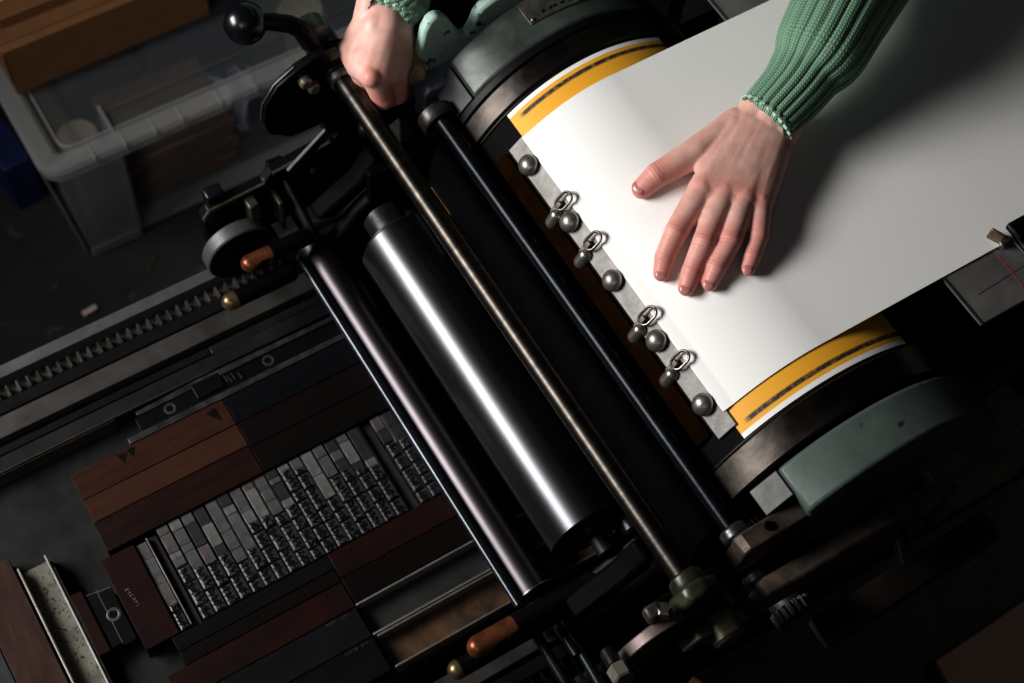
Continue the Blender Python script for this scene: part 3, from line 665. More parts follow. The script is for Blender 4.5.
cm = MB().lathe((-.238,-.105,0.229),(0,1,0),[(0,.0415),(.001,.0425),(.0095,.0425),(.0105,.0415)],64).build('trip_wheel', mat('pinkish_rim',(.26,.20,.19),(.16,.125,.12),.42,.6,40,.15), car, label='wheel with pinkish grey rim')
MB().lathe((-.238,-.1058,0.229),(0,1,0),[(0,.0400),(.0008,.0408)],64).build('wheel_face', BLACK, cm)
MB().lathe((-.238,-.093,0.275),(.2,.4,1),[(0,.008),(.006,.008),(.008,.006)],6).build('hex_nut', STEEL, cm)
MB().box(-.252,-.238,-.095,-.082,.269,.283).build('brown_lug', BRNST, cm, .003)
hx = MB().lathe((-.290,-.108,0.258),(-.1,-1,.35),[(0,.0095),(.012,.0095),(.0135,.008)],6).build('hex_bolt', mat('pale_bolt',(.26,.245,.21),(.17,.16,.135),.42,.5,60), cm)
MB().cyl((-.290,-.106,0.258),(-.288,-.092,0.252),.007,None,16).build('bolt_shank', DSTEEL, cm)
MB().bar((-.250,-.150,.165),(-.215,-.135,.180),.010,.004).build('ochre_strap', GOLD, car, .001)
# near pinion and lug
pn = MB()
teeth = 18; ptsg = []
for i in range(teeth*4):
    a_ = 2*PI*i/(teeth*4); r_ = .0205 if i % 4 in (0,1) else .0165
    ptsg.append((-.098 + r_*math.sin(a_), .150 + r_*math.cos(a_)))
pn.prism(ptsg,-.128,-.116)
g_ = pn.build('pinion_gear', mat('pinion_steel',(.12,.115,.11),(.04,.038,.036),.4,.7,60,.2), car, .0004)
MB().cyl((-.098,-.116,.150),(-.098,-.096,.150),.0165,None,32).build('pinion_hub', STEEL, g_)
MB().prism([(-.075,.10),(-.075,.122),(.12,.14),(.12,.10)],-.160,-.130).build('near_guard', mat('guard_brown',(.045,.03,.024),(.02,.014,.012),.5,.2,30,.3), car, .003)
lg = MB().bar((.035,-.095,.165),(.020,-.140,.150),.016,.012).build('lug_lever', mat('lug_steel',(.12,.10,.085),(.05,.042,.036),.42,.6,40,.3), car, .002)
MB().bar((.0285,-.112,.1667),(.0255,-.126,.162),.004,.002).build('lug_slot', BLACK, lg)
MB().box(.0,.03,-.10,-.085,.14,.165).build('lug_bracket', BLACK, car, .002)
# near under-frame with rack pinions in the dark
for i in range(9):
    x_ = -.335 + i*.0095
    MB().bar((x_,-.040,.045),(x_+.002,-.056,.040),.0022,.010).build('guard_rib', DSTEEL, car)
for i in range(10):
    x_ = -.27 + i*.0085
    MB().bar((x_,-.075,.11),(x_+.001,-.090,.108),.0022,.008).build('guard_rib', DSTEEL, car)
MB().prism([(-.30,.02),(-.30,.095),(-.10,.115),(.22,.115),(.22,.02)],-.094,-.086).build('near_carriage_frame', BLACK, car, .002)

# ---------------- gripper bar with knobs and spring clips
ga = math.radians(43.5)
def gp(t, y, h):
    """t along the bar width (up the cylinder), h proud of it"""
    nrm = V((-math.sin(ga),0,math.cos(ga))); tan = V((math.cos(ga),0,math.sin(ga)))
    return V((0,y,AXZ)) + nrm*(.1492+h) + tan*t
gb = MB()
gb.hexa([gp(a_,y_,h_) for h_ in (-.006,.0002) for a_,y_ in ((-.0095,.012),(.0120,.012),(.0120,.359),(-.0095,.359))])
gbar = gb.build('gripper_bar', mat('gripper_bar_steel',(.20,.19,.18),(.13,.12,.115),.5,.3,90,.2,spec=.3), car, .0006)
nrm = V((-math.sin(ga),0,math.cos(ga))); tan = V((math.cos(ga),0,math.sin(ga)))
KN = mat('knob_steel',(.40,.38,.36),(.24,.225,.21),.33,.85,70,.2)
for y in (.331,.259,.187,.116,.044):
    MB().lathe(gp(-.001,y,.0012),nrm,[(0,.0092),(.0015,.0101),(.0035,.0100),(.0062,.0084),(.0080,.0058),(.0090,.0030),(.0094,.0002)],28).build('gripper_knob', KN, gbar)
WIRE = mat('clip_wire',(.20,.17,.15),(.09,.075,.065),.35,.85,80,.2)
for y in (.278,.2285,.139,.088):
    c_ = MB().caps(gp(-.0170,y-.004,-.002),gp(-.0085,y-.004,.001),.0066).build('clip_barrel', KN, gbar)
    lp = [gp(-.004,y-.0042,.006)]
    pts = []
    for i in range(20):
        a_ = 2*PI*i/20; s_ = math.sin(a_); k_ = math.cos(a_)
        pts.append(gp(.0070+.0062*k_ + (.0035 if k_ > 0 else -.0035), y-.001+.0058*s_, .0055))
    MB().tube(pts,.00135,10,True).build('wire_loop', WIRE, c_)
    MB().bar(gp(-.010,y,.003),gp(.004,y,.0055),.0055,.003,nrm).build('clip_tongue', WIRE, c_, .0006)
MB().prism([(-.1240,.262),(-.1120,.272),(-.1080,.262),(-.120,.250)],.02,.36).build('painted_brown_reflection', mat('brown_strip',(.012,.0045,.0010),(.005,.002,.0005),.7,0,30,spec=0), car, .001)  # matte strip, the brown reflection is painted into its colour

# ---------------- feed board behind the cylinder
fb = MB().box(.1325,.72,-.0265,.395,.3170,.3218).build('feed_board', mat('feed_board_steel',(.34,.325,.31),(.20,.19,.185),.45,.6,30,.15), car, .0012)
MB().bar(at(999,256,.3219),at(1060,332,.3219),.0012,.0003).build('red_line', mat('red_line',(.35,.06,.04),None,.5,0,30), fb)
MB().bar((.148,-.002,.3219),(.30,.006,.3219),.0005,.0002).build('scribed_line', BLACK, fb)
MB().bar((.1325,-.0265,.3222),(.1325,.395,.3222),.0014,.0012).build('bright_edge', BRIGHT, fb)
for x_ in (.30,.62):
    for y_ in (.02,.35): MB().box(x_-.015,x_+.015,y_-.015,y_+.015,.12,.317).build('board_post', BLACK, fb, .003)
MB().box(.10,.74,-.01,.38,.095,.12).build('board_frame', BLACK, car, .003)
# side gauge on the board
gz = .3225
g0 = at(1010,246,gz); gx, gy = g0.x, g0.y
ga_ = MB().box(gx+.004,gx+.22,gy-.036,gy+.002,gz,gz+.003).build('side_gauge', mat('gauge_steel',(.05,.047,.044),(.025,.024,.023),.45,.5,40,.2), fb, .001)
t_ = at(996,236,gz+.008)
MB().bar(t_+V((-.003,.006,0)),t_+V((.003,-.006,-.001)),.003,.015).build('gauge_tongue', mat('bronze_tongue',(.26,.18,.12),(.14,.10,.07),.4,.7,50,.2), ga_, .0012)
MB().tube([t_+V((.001,-.002,-.002)),(t_+g0)/2+V((.002,.002,.003)),g0+V((.006,.002,.004))],.0017,10).build('gauge_pin', STEEL, ga_)
MB().lathe(t_+V((.002,-.0085,-.007)),(0,0,1),[(0,.0030),(.004,.0030),(.005,.0018)],14).build('gauge_screw', BRIGHT, ga_)
MB().box(gx+.006,gx+.22,gy-.002,gy+.016,gz+.003,gz+.011).build('gauge_block', BLACK, ga_, .001)
MB().bar((gx+.0055,gy+.014,gz+.0105),(gx+.0055,gy-.034,gz+.0035),.0010,.0010).build('gauge_edge', BRIGHT, ga_)

# ================================================================== SHEETS ON THE CYLINDER
def sheet(name, path, y0, y1, th, m, ny=2):
    """thin sheet following a path of (x,z,normal)"""
    b = MB(); rings = []
    for (x,z,nx,nz) in path:
        r = []
        for j in range(ny+1): r.append((x+nx*th, y0+(y1-y0)*j/ny, z+nz*th))
        for j in range(ny,-1,-1): r.append((x, y0+(y1-y0)*j/ny, z))
        rings.append(r)
    b.rings(rings)
    return b.build(name, m, None, 0, .8)
def onc(a, r): s, c = math.sin(math.radians(a)), math.cos(math.radians(a)); return (r*s, AXZ+r*c, s, c)
ty = sheet('packing_sheet',[onc(a,.1466) for a in range(-40,32,1)], -.0015, .3875, .0007, tympan_mat(.1945))
tag(ty,'white sheet with yellow edge bands and black line, wrapped around the cylinder','paper sheet')
pp = []
for a in range(-40,3,1): pp.append(onc(a, .1502 if a < -38 else .1493 if a < -36 else .1483))
x0, z0 = pp[-1][0], pp[-1][1]
for i in range(1,31):
    t = i/30; x = x0 + (.62-x0)*t
    pp.append((x, z0 + (.3234-z0)*min(1,t*3), 0, 1))
def pz(x):
    """height of the white sheet at x"""
    if x < x0: return AXZ + math.sqrt(max(0,.1489**2-x*x))
    return .3226
ws = sheet('print_paper', pp, .0275, .3575, .0006, PAPER, 8)
tag(ws,'large blank white sheet held by the grippers, hand resting on it','paper sheet')

# ================================================================== STORAGE BOX, CARDBOARD BOX AND WHAT THEY HOLD (on the floor)
fz = -BZ
bx = empty('storage_box', (-.02,1.35,fz), 'translucent plastic storage box with clear ribbed lid on the dark floor', 'storage box')
def wallq(pb, pt, th, m, name):
    """upright wall panel following bottom and top polylines"""
    b = MB(); 
    rings = []
    for (a, c) in zip(pb, pt):
        a, c = V(a), V(c); rings.append([a, c, c+V((0,th,0)), a+V((0,th,0))])
    b.rings(rings); return b.build(name, m, bx, .002)
X0, X1, YF, YB = -.395, .36, 1.150, 1.66       # foot outline
ZB, ZT = fz+.002, -.500
# front: two legs standing proud and a recessed middle
def front(xa0, xa1, xb0, xb1, yb, yt, m, name):
    return MB().hexa([(xa0,yb,ZB),(xa1,yb,ZB),(xa1,yb+.004,ZB),(xa0,yb+.004,ZB),(xb0,yt,ZT),(xb1,yt,ZT),(xb1,yt+.004,ZT),(xb0,yt+.004,ZT)]).build(name, m, bx, .001)
front(X0+.01,-.300,X0-.012,-.300,YF,YF-.022,FROST2,'corner_panel')
MB().hexa([(-.302,YF,ZB),(-.297,YF,ZB),(-.297,YF+.05,ZB),(-.302,YF+.05,ZB),(-.302,YF-.022,ZT),(-.297,YF-.022,ZT),(-.297,YF+.05,ZT),(-.302,YF+.05,ZT)]).build('corner_return', FROST2, bx)
front(-.300,.27,-.300,.27,YF+.045,YF+.035,FROST,'recessed_panel')
front(.27,X1-.01,.27,X1+.015,YF,YF-.022,FROST2,'corner_panel')
MB().hexa([(X0,YF+.012,ZB),(X0+.004,YF+.012,ZB),(X0+.004,YB,ZB),(X0,YB,ZB),(X0-.03,YF-.02,ZT),(X0-.026,YF-.02,ZT),(X0-.026,YB,ZT),(X0-.03,YB,ZT)]).build('side_panel', FROST2, bx, .001)
MB().hexa([(X1,YF+.012,ZB),(X1+.004,YF+.012,ZB),(X1+.004,YB,ZB),(X1,YB,ZB),(X1+.03,YF-.02,ZT),(X1+.034,YF-.02,ZT),(X1+.034,YB,ZT),(X1+.03,YB,ZT)]).build('side_panel', FROST2, bx, .001)
MB().box(X0,X1,YB,YB+.004,ZB,ZT).build('back_panel', FROST2, bx)
MB().box(X0+.01,X1,YF+.01,YB,ZB,ZB+.004).build('box_bottom', FROST2, bx)
MB().box(X0+.008,-.300,YF-.003,YF+.004,ZB,ZB+.022).build('foot_rim', FROST2, bx, .002)
# rim and lid
def rrect(x0,x1,y0,y1,r,n=6):
    P = []
    for cx_,cy_,a0 in ((x1-r,y1-r,0),(x0+r,y1-r,90),(x0+r,y0+r,180),(x1-r,y0+r,270)):
        for i in range(n+1):
            a_ = math.radians(a0+90*i/n); P.append((cx_+r*math.cos(a_), cy_+r*math.sin(a_)))
    return P
def ring_profile(outs, name, m):
    b = MB(); b.rings([[(x,y,z) for x,y in rrect(X0-.030+i,X1+.045-i,1.108+i,YB+.04-i,max(.006,.035-i))] for i,z in outs],False,False); return b.build(name, m, bx, 0, .5)
lid = ring_profile([(.010,ZT-.022),(.002,ZT-.020),(0,ZT-.004),(.004,ZT+.004),(.010,ZT+.006),(.030,ZT+.006),(.036,ZT+.002),(.042,ZT-.010)],'box_rim',FROST2)
MB().prism(rrect(X0+.010,X1-.005,1.108+.040,YB-.022,.02),ZT-.012,ZT-.009,'xy').build('box_lid', LIDP, bx)
ri = MB().tube([(x,y,ZT-.007) for x,y in rrect(X0+.016,X1-.012,1.108+.046,YB-.03,.02)],.0022,8,True).build('lid_bead', FROST2, bx)
for x_ in (-.345,-.295,-.245,-.20,-.135,-.075,-.01,.06,.13,.20,.27):
    MB().box(x_,x_+.0035,1.1070,1.1400,ZT-.012,ZT+.0072).build('rim_rib', FROST2, bx, .001)
# contents
def thing_box(name, c, s, rz, m, label, cat, group=None, bevel=.003):
    b = MB(); x,y,z = [v/2 for v in s]; b.box(-x,x,-y,y,-z,z)
    o = b.build(name, m, None, bevel); o.location = c; o.rotation_euler = (0,0,rz); return tag(o,label,cat,group)
bz = fz+.008
for i in range(5):
    thing_box('wooden_board',(-.185+.006*(i%2),1.268+.004*(i%3),bz+.012+i*.030),(.19,.13,.024),.05*(i%2)-.02,BOARDW,'old brown board inside the clear box, %s from the bottom of its stack' % ('lowest','second','third','fourth','topmost')[i],'board','brown boards in the storage box')
thing_box('black_binder',(-.245,1.47,bz+.075),(.13,.22,.14),.0,DARKS,'dark bundle in the left rear of the clear box','bundle')
thing_box('grey_carton',(-.352,1.345,bz+.06),(.05,.18,.12),.02,mat('grey_carton',(.40,.28,.20),(.28,.20,.15),.7,0,20),'tall brownish carton at the left wall of the clear box','carton')
thing_box('dark_bundle',(-.085,1.48,bz+.085),(.17,.20,.16),.1,mat('violet_dark',(.15,.14,.20),(.09,.085,.12),.8,0,20),'dark violet bundle under the middle of the clear lid','bundle')
thing_box('pinkish_packet',(.09,1.42,bz+.10),(.12,.14,.19),-.1,mat('pinkish_packet',(.55,.46,.47),(.42,.36,.36),.7,0,15),'pale pinkish packet under the right part of the clear lid','packet')
thing_box('red_clip',(-.185,1.195,bz+.20),(.012,.02,.010),.4,mat('red_clip',(.6,.08,.06),None,.5),'tiny red clip under the clear lid','clip',None,.002)
o = MB().lathe((-.341,1.207,bz),(0,0,1),[(0,.03),(.20,.031),(.215,.033),(.232,.033),(.236,.030)],36).build('beige_jar',BEIGE); tag(o,'jar with round beige cap showing through the front left of the lid','jar')
o = MB().lathe((.078,1.262,bz),(0,0,1),[(0,.03),(.20,.031),(.215,.04),(.232,.04),(.236,.036)],36).build('beige_jar',BEIGE); tag(o,'jar with beige cap under the lid near the ball knob','jar')
# white cloth hanging against the front wall
cl = MB(); rings = []
for i in range(13):
    z = bz + .205 - i*.0125; r = []
    for j in range(25):
        t = j/24; x = -.112 + (.075-.0012*i)*t + .004*math.sin(i*.6); r.append(V((x, 1.222 + .012*math.sin(t*13+i*.15) + .006*math.sin(t*29), z)))
    rings.append(r + [p+V((0,.0015,0)) for p in reversed(r)])
cl.rings(rings)
o = cl.build('white_cloth', CLOTHW, None, 0, 1.2); tag(o,'bluish white cloth scrap hanging behind the front wall of the clear box','cloth')
cl = MB(); cl.prism([(-.022,bz+.10),(.008,bz+.135),(.022,bz+.09),(.015,bz+.06),(.0,bz+.075)],1.232,1.235)
o = cl.build('cloth_scrap', CLOTHW); tag(o,'small pale scrap right of the hanging white cloth','cloth')
# cardboard box on the lid
cb = empty('cardboard_box', (-.20,1.42,ZT+.008), 'shallow brown cardboard box lying on the clear lid', 'cardboard box')
cbm = MB().box(-.398,-.072,1.272,1.60,ZT+.0078,ZT+.108).build('box_body', CARD, cb, .002)
MB().box(-.398,-.072,1.285,1.60,ZT+.108,ZT+.1115).build('box_flap', mat('cardboard_top',(.25,.115,.045),(.21,.095,.037),.75,0,30), cb, .001)
MB().box(-.383,-.077,1.310,1.60,ZT+.1117,ZT+.133).build('box_cover', CARD, cb, .002)
MB().box(-.3985,-.3972,1.2712,1.2725,ZT+.03,ZT+.103).build('corner_slit', BLACK, cb)
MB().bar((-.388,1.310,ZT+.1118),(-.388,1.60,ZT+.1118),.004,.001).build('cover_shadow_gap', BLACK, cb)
zt_ = ZT+.1335
o = MB().hexa([(-.43,1.335,zt_),(-.28,1.35,zt_),(-.26,1.58,zt_),(-.41,1.56,zt_),(-.43,1.335,zt_+.001),(-.28,1.35,zt_+.001),(-.26,1.58,zt_+.001),(-.41,1.56,zt_+.001)]).build('paper_slip', WPAPER); tag(o,'white paper lying on top of the cardboard box','paper')
q_ = at(2,146,fz+.10); o = thing_box('blue_case',(q_.x,q_.y,fz+.06),(.05,.12,.118),.1,BLUEP,'small blue case on the floor behind the left side of the clear box','case')
q_ = at(90,311,fz+.004); o = thing_box('wood_chip',(q_.x,q_.y,fz+.0042),(.026,.010,.008),.12,mat('pale_chip',(.75,.60,.50),(.6,.48,.4),.7,0,60),'small pale chip on the floor above the toothed rack','chip',None,.001)
q_ = at(153,263,fz+.002); o = thing_box('straw',(q_.x,q_.y,fz+.0018),(.045,.002,.003),.75,mat('straw',(.16,.11,.05),None,.7,0,60),'thin straw on the floor right of the clear box foot','straw',None,.0005)
o = MB().box(.95,2.6,.45,1.6,fz+.0005,fz+.018).build('brown_board', mat('dark_red_brown_board',(.30,.13,.10),(.22,.10,.08),.6,0,6,.1)); tag(o,'dark reddish board on the floor past the upper right corner of the white sheet','board')
o = MB().hexa([(.33,-.62,fz+.0005),(1.15,-.62,fz+.0005),(1.15,-.098,fz+.0005),(.395,-.125,fz+.0005),(.33,-.62,fz+.02),(1.15,-.62,fz+.02),(1.15,-.098,fz+.02),(.395,-.125,fz+.02)]).build('brown_board',BROWNB); tag(o,'plain dark brown board on the floor at the near right','board')

# ================================================================== PERSON (standing at the far side, leaning in)
def H(px, py, h):
    z = .33
    for _ in range(12): z = pz(at(px,py,z).x) + h
    return at(px,py,z)
def remesh(mb, voxel, smooth, it):
    o = mb.build('tmp', SKIN)
    r = o.modifiers.new('r','REMESH'); r.mode = 'VOXEL'; r.voxel_size = voxel
    s = o.modifiers.new('s','SMOOTH'); s.factor = smooth; s.iterations = it
    bpy.context.view_layer.update()
    me = bpy.data.meshes.new_from_object(o.evaluated_get(bpy.context.evaluated_depsgraph_get()))
    me.transform(Matrix.Translation(o.location))
    old = o.data; bpy.data.objects.remove(o); bpy.data.meshes.remove(old)
    return me
def ellips(mb, c, ax, ay, az, seg=20, n=12):
    c = V(c)
    mb.rings([[c + ax*(max(1e-4,math.sin(PI*j/n))*math.cos(2*PI*i/seg)) + ay*(max(1e-4,math.sin(PI*j/n))*math.sin(2*PI*i/seg)) - az*math.cos(PI*j/n) for i in range(seg)] for j in range(n+1)])
RED = []      # (point, radius, strength)
CRE = []      # (joint, axis, radius, strength)
NAILS = []
def chain(mb, P, R, up=V((0,0,1)), nail=True, pad=True, f=1.18):
    R = [r*f for r in R]
    for (a, b, r0, r1) in zip(P, P[1:], R, R[1:]): mb.caps(a, b, r0, r1, 20, 5)
    for k in range(1, len(P)-1):                     # joints a touch fuller
        mb.sphere(P[k], R[k]*1.035, 18, 10)
        CRE.append((P[k], (P[k+1]-P[k-1]).normalized(), R[k]*1.3, 1.0)); RED.append((P[k]+up*R[k], R[k]*1.25, .55))
    d = (P[-1]-P[-2]).normalized()
    if pad: ellips(mb, P[-1]-d*.004-up*R[-1]*.15, d*.009, d.cross(up).normalized()*R[-1]*1.05, up*R[-1]*.85)
    RED.append((P[-1]+d*.003, R[-1]*1.9, .75))
    if nail: NAILS.append((P[-1], d, up, R[-1]))
lh = MB()
W1, W2 = H(756,110,.029), H(785,127,.028)
bases = [H(744,126,.022), H(756,133,.0235), H(767,140,.0225), H(776,146,.020)]
mcps = [H(702,191,.0165), H(724,194,.0175), H(744,199,.0165), H(760,203,.0145)]
fing = [
 ([mcps[0], H(676,232,.0150), H(665,257,.0105), H(661.5,273,.0070)], [.0112,.0090,.0080,.0066]),
 ([mcps[1], H(704.5,242,.0155), H(692,272,.0105), H(686.5,287.5,.0070)], [.0112,.0092,.0081,.0067]),
 ([mcps[2], H(731,240,.0150), H(717,267,.0105), H(710,283,.0068)], [.0105,.0087,.0077,.0064]),
 ([mcps[3], H(759,236,.0125), H(752.5,256,.0090), H(748.5,268,.0062)], [.0095,.0077,.0068,.0058]),
]
# palm and back of the hand
for i in range(4):
    lh.caps(bases[i], mcps[i], .0160, .0138 if i < 3 else .0122, 20, 5)
    lh.caps(bases[i] + V((0,0,-.006)), mcps[i]+V((0,0,-.004)), .0150, .0125, 20, 5)
for i in range(3):
    for t_ in (.25,.5,.75):
        lh.caps(bases[i]*(1-t_)+bases[i+1]*t_ + V((0,0,.0012)), (mcps[i]*(1-t_)+mcps[i+1]*t_)*.94 + (bases[i]*(1-t_)+bases[i+1]*t_)*.06 + V((0,0,.0004)), .0163, .0134 if i < 2 else .0124, 20, 5)
lh.caps(H(735,130,.0225), H(708,170,.0165), .0150, .0122, 20, 5); lh.sphere(H(720,150,.019), .0135, 20, 12)
lh.caps(W1, bases[0], .0165, .0135, 20, 5); lh.caps(W2, bases[3], .0165, .0135, 20, 5); lh.caps((W1+W2)/2, bases[1], .0185, .0145, 20, 5); lh.caps((W1+W2)/2, bases[2], .0185, .0145, 20, 5)
A1, A2 = at(793,78,.369), at(808,86,.368); A3, A4 = at(842,8,.386), at(854,12,.386)
lh.caps(W1, A1, .0165, .0180, 20, 5); lh.caps(W2, A2, .0160, .0165, 20, 5); lh.caps((W1+W2)/2, (A1+A2)/2, .0185, .0200, 20, 5)
lh.caps(A1, A3, .0180, .022, 20, 5); lh.caps(A2, A4, .0180, .022, 20, 5)
for P, R in fing: chain(lh, P, R)
# webs between the fingers
for i in range(3):
    for t_, r_, dz_ in ((.12,.0112,-.0005),(.26,.0098,-.0018),(.38,.0080,-.0035)):
        qa = mcps[i] + (fing[i][0][1]-mcps[i])*t_; qb = mcps[i+1] + (fing[i+1][0][1]-mcps[i+1])*t_
        lh.caps(qa+V((0,0,dz_)), qb+V((0,0,dz_)), r_, r_*(.9 if i == 2 else 1), 16, 5)
# knuckles and extensor tendons
for i in range(4):
    k = mcps[i] + V((0,0,.0072)); lh.sphere(k, .0070 if i < 3 else .006, 18, 10); RED.append((k, .011, .55))
    q = bases[i]*.45 + mcps[i]*.55 + V((0,0,.0122)); lh.caps(k+V((0,0,.0020)), q, .0036, .0030, 14, 5)
# thumb with its web
tb = [H(737,124,.021), H(697,152,.0165), H(657,175,.0128), H(642,188.5,.0085)]
lh.caps(tb[0], tb[1], .0155, .0142, 20, 5)
chain(lh, tb[1:], [.0120,.0098,.0082])
CRE.append((tb[1], (tb[2]-tb[1]).normalized(), .013, .4))
lh.caps(H(727,150,.015), H(705,172,.012), .0120, .0090, 20, 5); lh.caps(H(720,160,.014), tb[1]*.6+tb[2]*.4+V((0,0,-.004)), .011, .0070, 20, 5)
left_mesh = remesh(lh, .00125, .5, 8)

# right hand closed round the grip under the ball-handle bracket
rh = MB()
w1, w2 = at(373,2,.322), at(400,10,.316)
b4 = [at(398,26,.308), at(388,28,.314), at(377,27,.313), at(367,25,.307)]
m4 = [at(396,72,.288), at(374,77,.296), at(359,66,.292), at(350,50,.285)]
p4 = [at(397,94,.262), at(383,98,.270), at(368,88,.262), at(357,70,.256)]
d4 = [at(405,90,.240), at(394,96,.244), at(379,90,.238), at(367,76,.236)]
t4 = [at(408,80,.232), at(396,84,.234), at(384,80,.230), at(373,70,.230)]
for i in range(4):
    rh.caps(b4[i], m4[i], .0150, .0128, 20, 5)
    r0 = (.0098,.0105,.0098,.0090)[i]
    chain(rh, [m4[i], p4[i], d4[i], t4[i]], [r0, r0*.92, r0*.82, r0*.7], V((-.25,-.5,.8)).normalized(), False, False)
rh.sphere(m4[1]+V((-.004,-.003,.005)), .0098, 18, 10); RED.append((m4[1]+V((-.004,-.004,.010)), .013, .7)); RED.append((p4[1], .016, .5))
for i in range(3):
    for t_ in (.25,.5,.75):
        rh.caps(b4[i]*(1-t_)+b4[i+1]*t_, (m4[i]*(1-t_)+m4[i+1]*t_) + V((0,0,.002)), .0152, .0132, 20, 5)
rh.caps(w1, b4[3], .0160, .0150, 20, 5); rh.caps(w2, b4[0], .0160, .0150, 20, 5); rh.caps((w1+w2)/2, b4[1], .0180, .0160, 20, 5); rh.caps((w1+w2)/2, b4[2], .0180, .0160, 20, 5)
rh.caps(b4[0]+V((0,0,-.008)), at(406,52,.280), .0150, .0125, 20, 5); rh.caps(b4[0], at(400,62,.288), .0150, .0125, 20, 5)
chain(rh, [at(408,56,.276), at(403,80,.258), at(394,92,.250)], [.0115,.0095,.0080], V((.2,-.3,.9)).normalized(), False, False)
e1, e2 = at(386,-24,.335), at(408,-22,.331)
rh.caps(w1, e1, .0160, .019, 20, 5); rh.caps(w2, e2, .0160, .019, 20, 5); rh.caps((w1+w2)/2, (e1+e2)/2, .0180, .021, 20, 5)
right_mesh = remesh(rh, .0014, .5, 10)

# the rest of the body, mostly above the frame or hidden under clothes
SHL, SHR = V((.345,.635,.555)), V((.035,.655,.555))
ELL, ELR = at(925,-115,.398), V((-.165,.770,.405))
bd = MB()
bd.caps(SHL, ELL, .045, .031); bd.caps(ELL, (A3+A4)/2, .031, .026)
bd.caps(SHR, ELR, .042, .028); bd.caps(ELR, (e1+e2)/2, .028, .022)
bd.caps((.19,.72,.02), (.19,.68,.36), .115, .11); bd.caps((.105,.72,.0), (.275,.72,.0), .10); bd.caps((.12,.66,.45), (.26,.65,.45), .085); bd.caps((.19,.68,.36),(.19,.64,.50), .11, .09)
bd.caps(SHR, SHL, .058); bd.caps((.19,.63,.58), (.19,.575,.70), .050, .047)
for sx in (.105,.275):
    bd.caps((sx,.72,-.02), (sx,.715,-.38), .085, .055); bd.caps((sx,.715,-.38), (sx,.74,-.73), .053, .036); bd.caps((sx,.745,-.765), (sx,.655,-.775), .030, .026)
hc = V((.19,.545,.80))
bd.sphere(hc+V((0,.012,.03)), .090, 28, 18, (.86,1.05,1)); bd.sphere(hc+V((0,-.022,-.030)), .066, 24, 14, (.95,1,1.15)); bd.caps(hc+V((0,-.045,-.085)), hc+V((0,-.02,-.06)), .022, .04)
bd.caps(hc+V((0,-.088,.006)), hc+V((0,-.104,-.030)), .007, .011); bd.sphere(hc+V((0,-.095,-.036)), .013, 16, 10)
bd.sphere(hc+V((0,-.083,-.060)), .016, 16, 10, (1.4,.5,.5))
for sx in (-1,1):
    bd.sphere(hc+V((sx*.080,.02,-.01)), .026, 16, 10, (.3,.75,1.15)); bd.sphere(hc+V((sx*.030,-.080,.018)), .013, 16, 10, (1.3,.5,.6))
body_mesh = remesh(bd, .006, .5, 6)

me = bpy.data.meshes.new('person'); bm = bmesh.new()
for q in (left_mesh, right_mesh, body_mesh): bm.from_mesh(q)
for f in bm.faces: f.smooth = True
c0 = V((.19,.72,-BZ))
bmesh.ops.translate(bm, verts=bm.verts, vec=-c0); bm.to_mesh(me); bm.free()
me.materials.append(SKIN)
ra = me.attributes.new('red','FLOAT','POINT'); ca = me.attributes.new('crease','FLOAT','POINT')
for v in me.vertices:
    p = v.co + c0
    if p.z < .2 or p.z > .45: continue
    s = 0.0; c = 0.0
    for q, r, k in RED:
        d2 = (p-q).length_squared
        if d2 < 9*r*r: s += k*math.exp(-d2/(r*r))
    for q, ax, r, k in CRE:
        w_ = p-q; d2 = w_.length_squared
        if d2 < r*r*1.6 and v.normal.z > .2:
            t = w_.dot(ax); c -= k*math.exp(-d2/(r*r*.55))*max(0, math.cos(2*PI*t/.0034))**2
    ra.data[v.index].value = max(0, min(1, s - c*.25)); ca.data[v.index].value = c
person = bpy.data.objects.new('person', me); COL.objects.link(person); person.location = c0
tag(person, 'person in green ribbed sweater pressing left hand on white sheet, right hand on grip', 'person')
for (p, d, up, r) in NAILS:
    n = (up*.88 + d*.42).normalized(); dd = (d - n*d.dot(n)).normalized(); sd = n.cross(dd)
    b = MB(); ellips(b, p + n*(r*.74) + dd*.0022, dd*.0054, sd*r*.70, n*.0022, 20, 10); b.build('fingernail', NAILM, person)
# hair and eyes
b = MB(); b.sphere(hc+V((0,.022,.042)), .097, 28, 18, (.90,1.02,.98)); b.sphere(hc+V((0,.085,.02)), .05, 20, 12); [b.caps(hc+V((sx*.078,.035,.05)), hc+V((sx*.080,.045,-.09)), .034, .028) for sx in (-1,1)]; b.caps(hc+V((0,.075,.03)), hc+V((0,.085,-.10)), .060, .050); b.build('hair', HAIR, person)
for sx in (-1,1): b = MB(); b.sphere(hc+V((sx*.030,-.078,.014)), .0085, 18, 12, (1.5,.8,.75)); ey = b.build('eye', EYEM, person); b = MB(); b.sphere(hc+V((sx*.030,-.0825,.0135)), .0048, 14, 8, (1,.8,1)); b.build('iris', HAIR, ey)
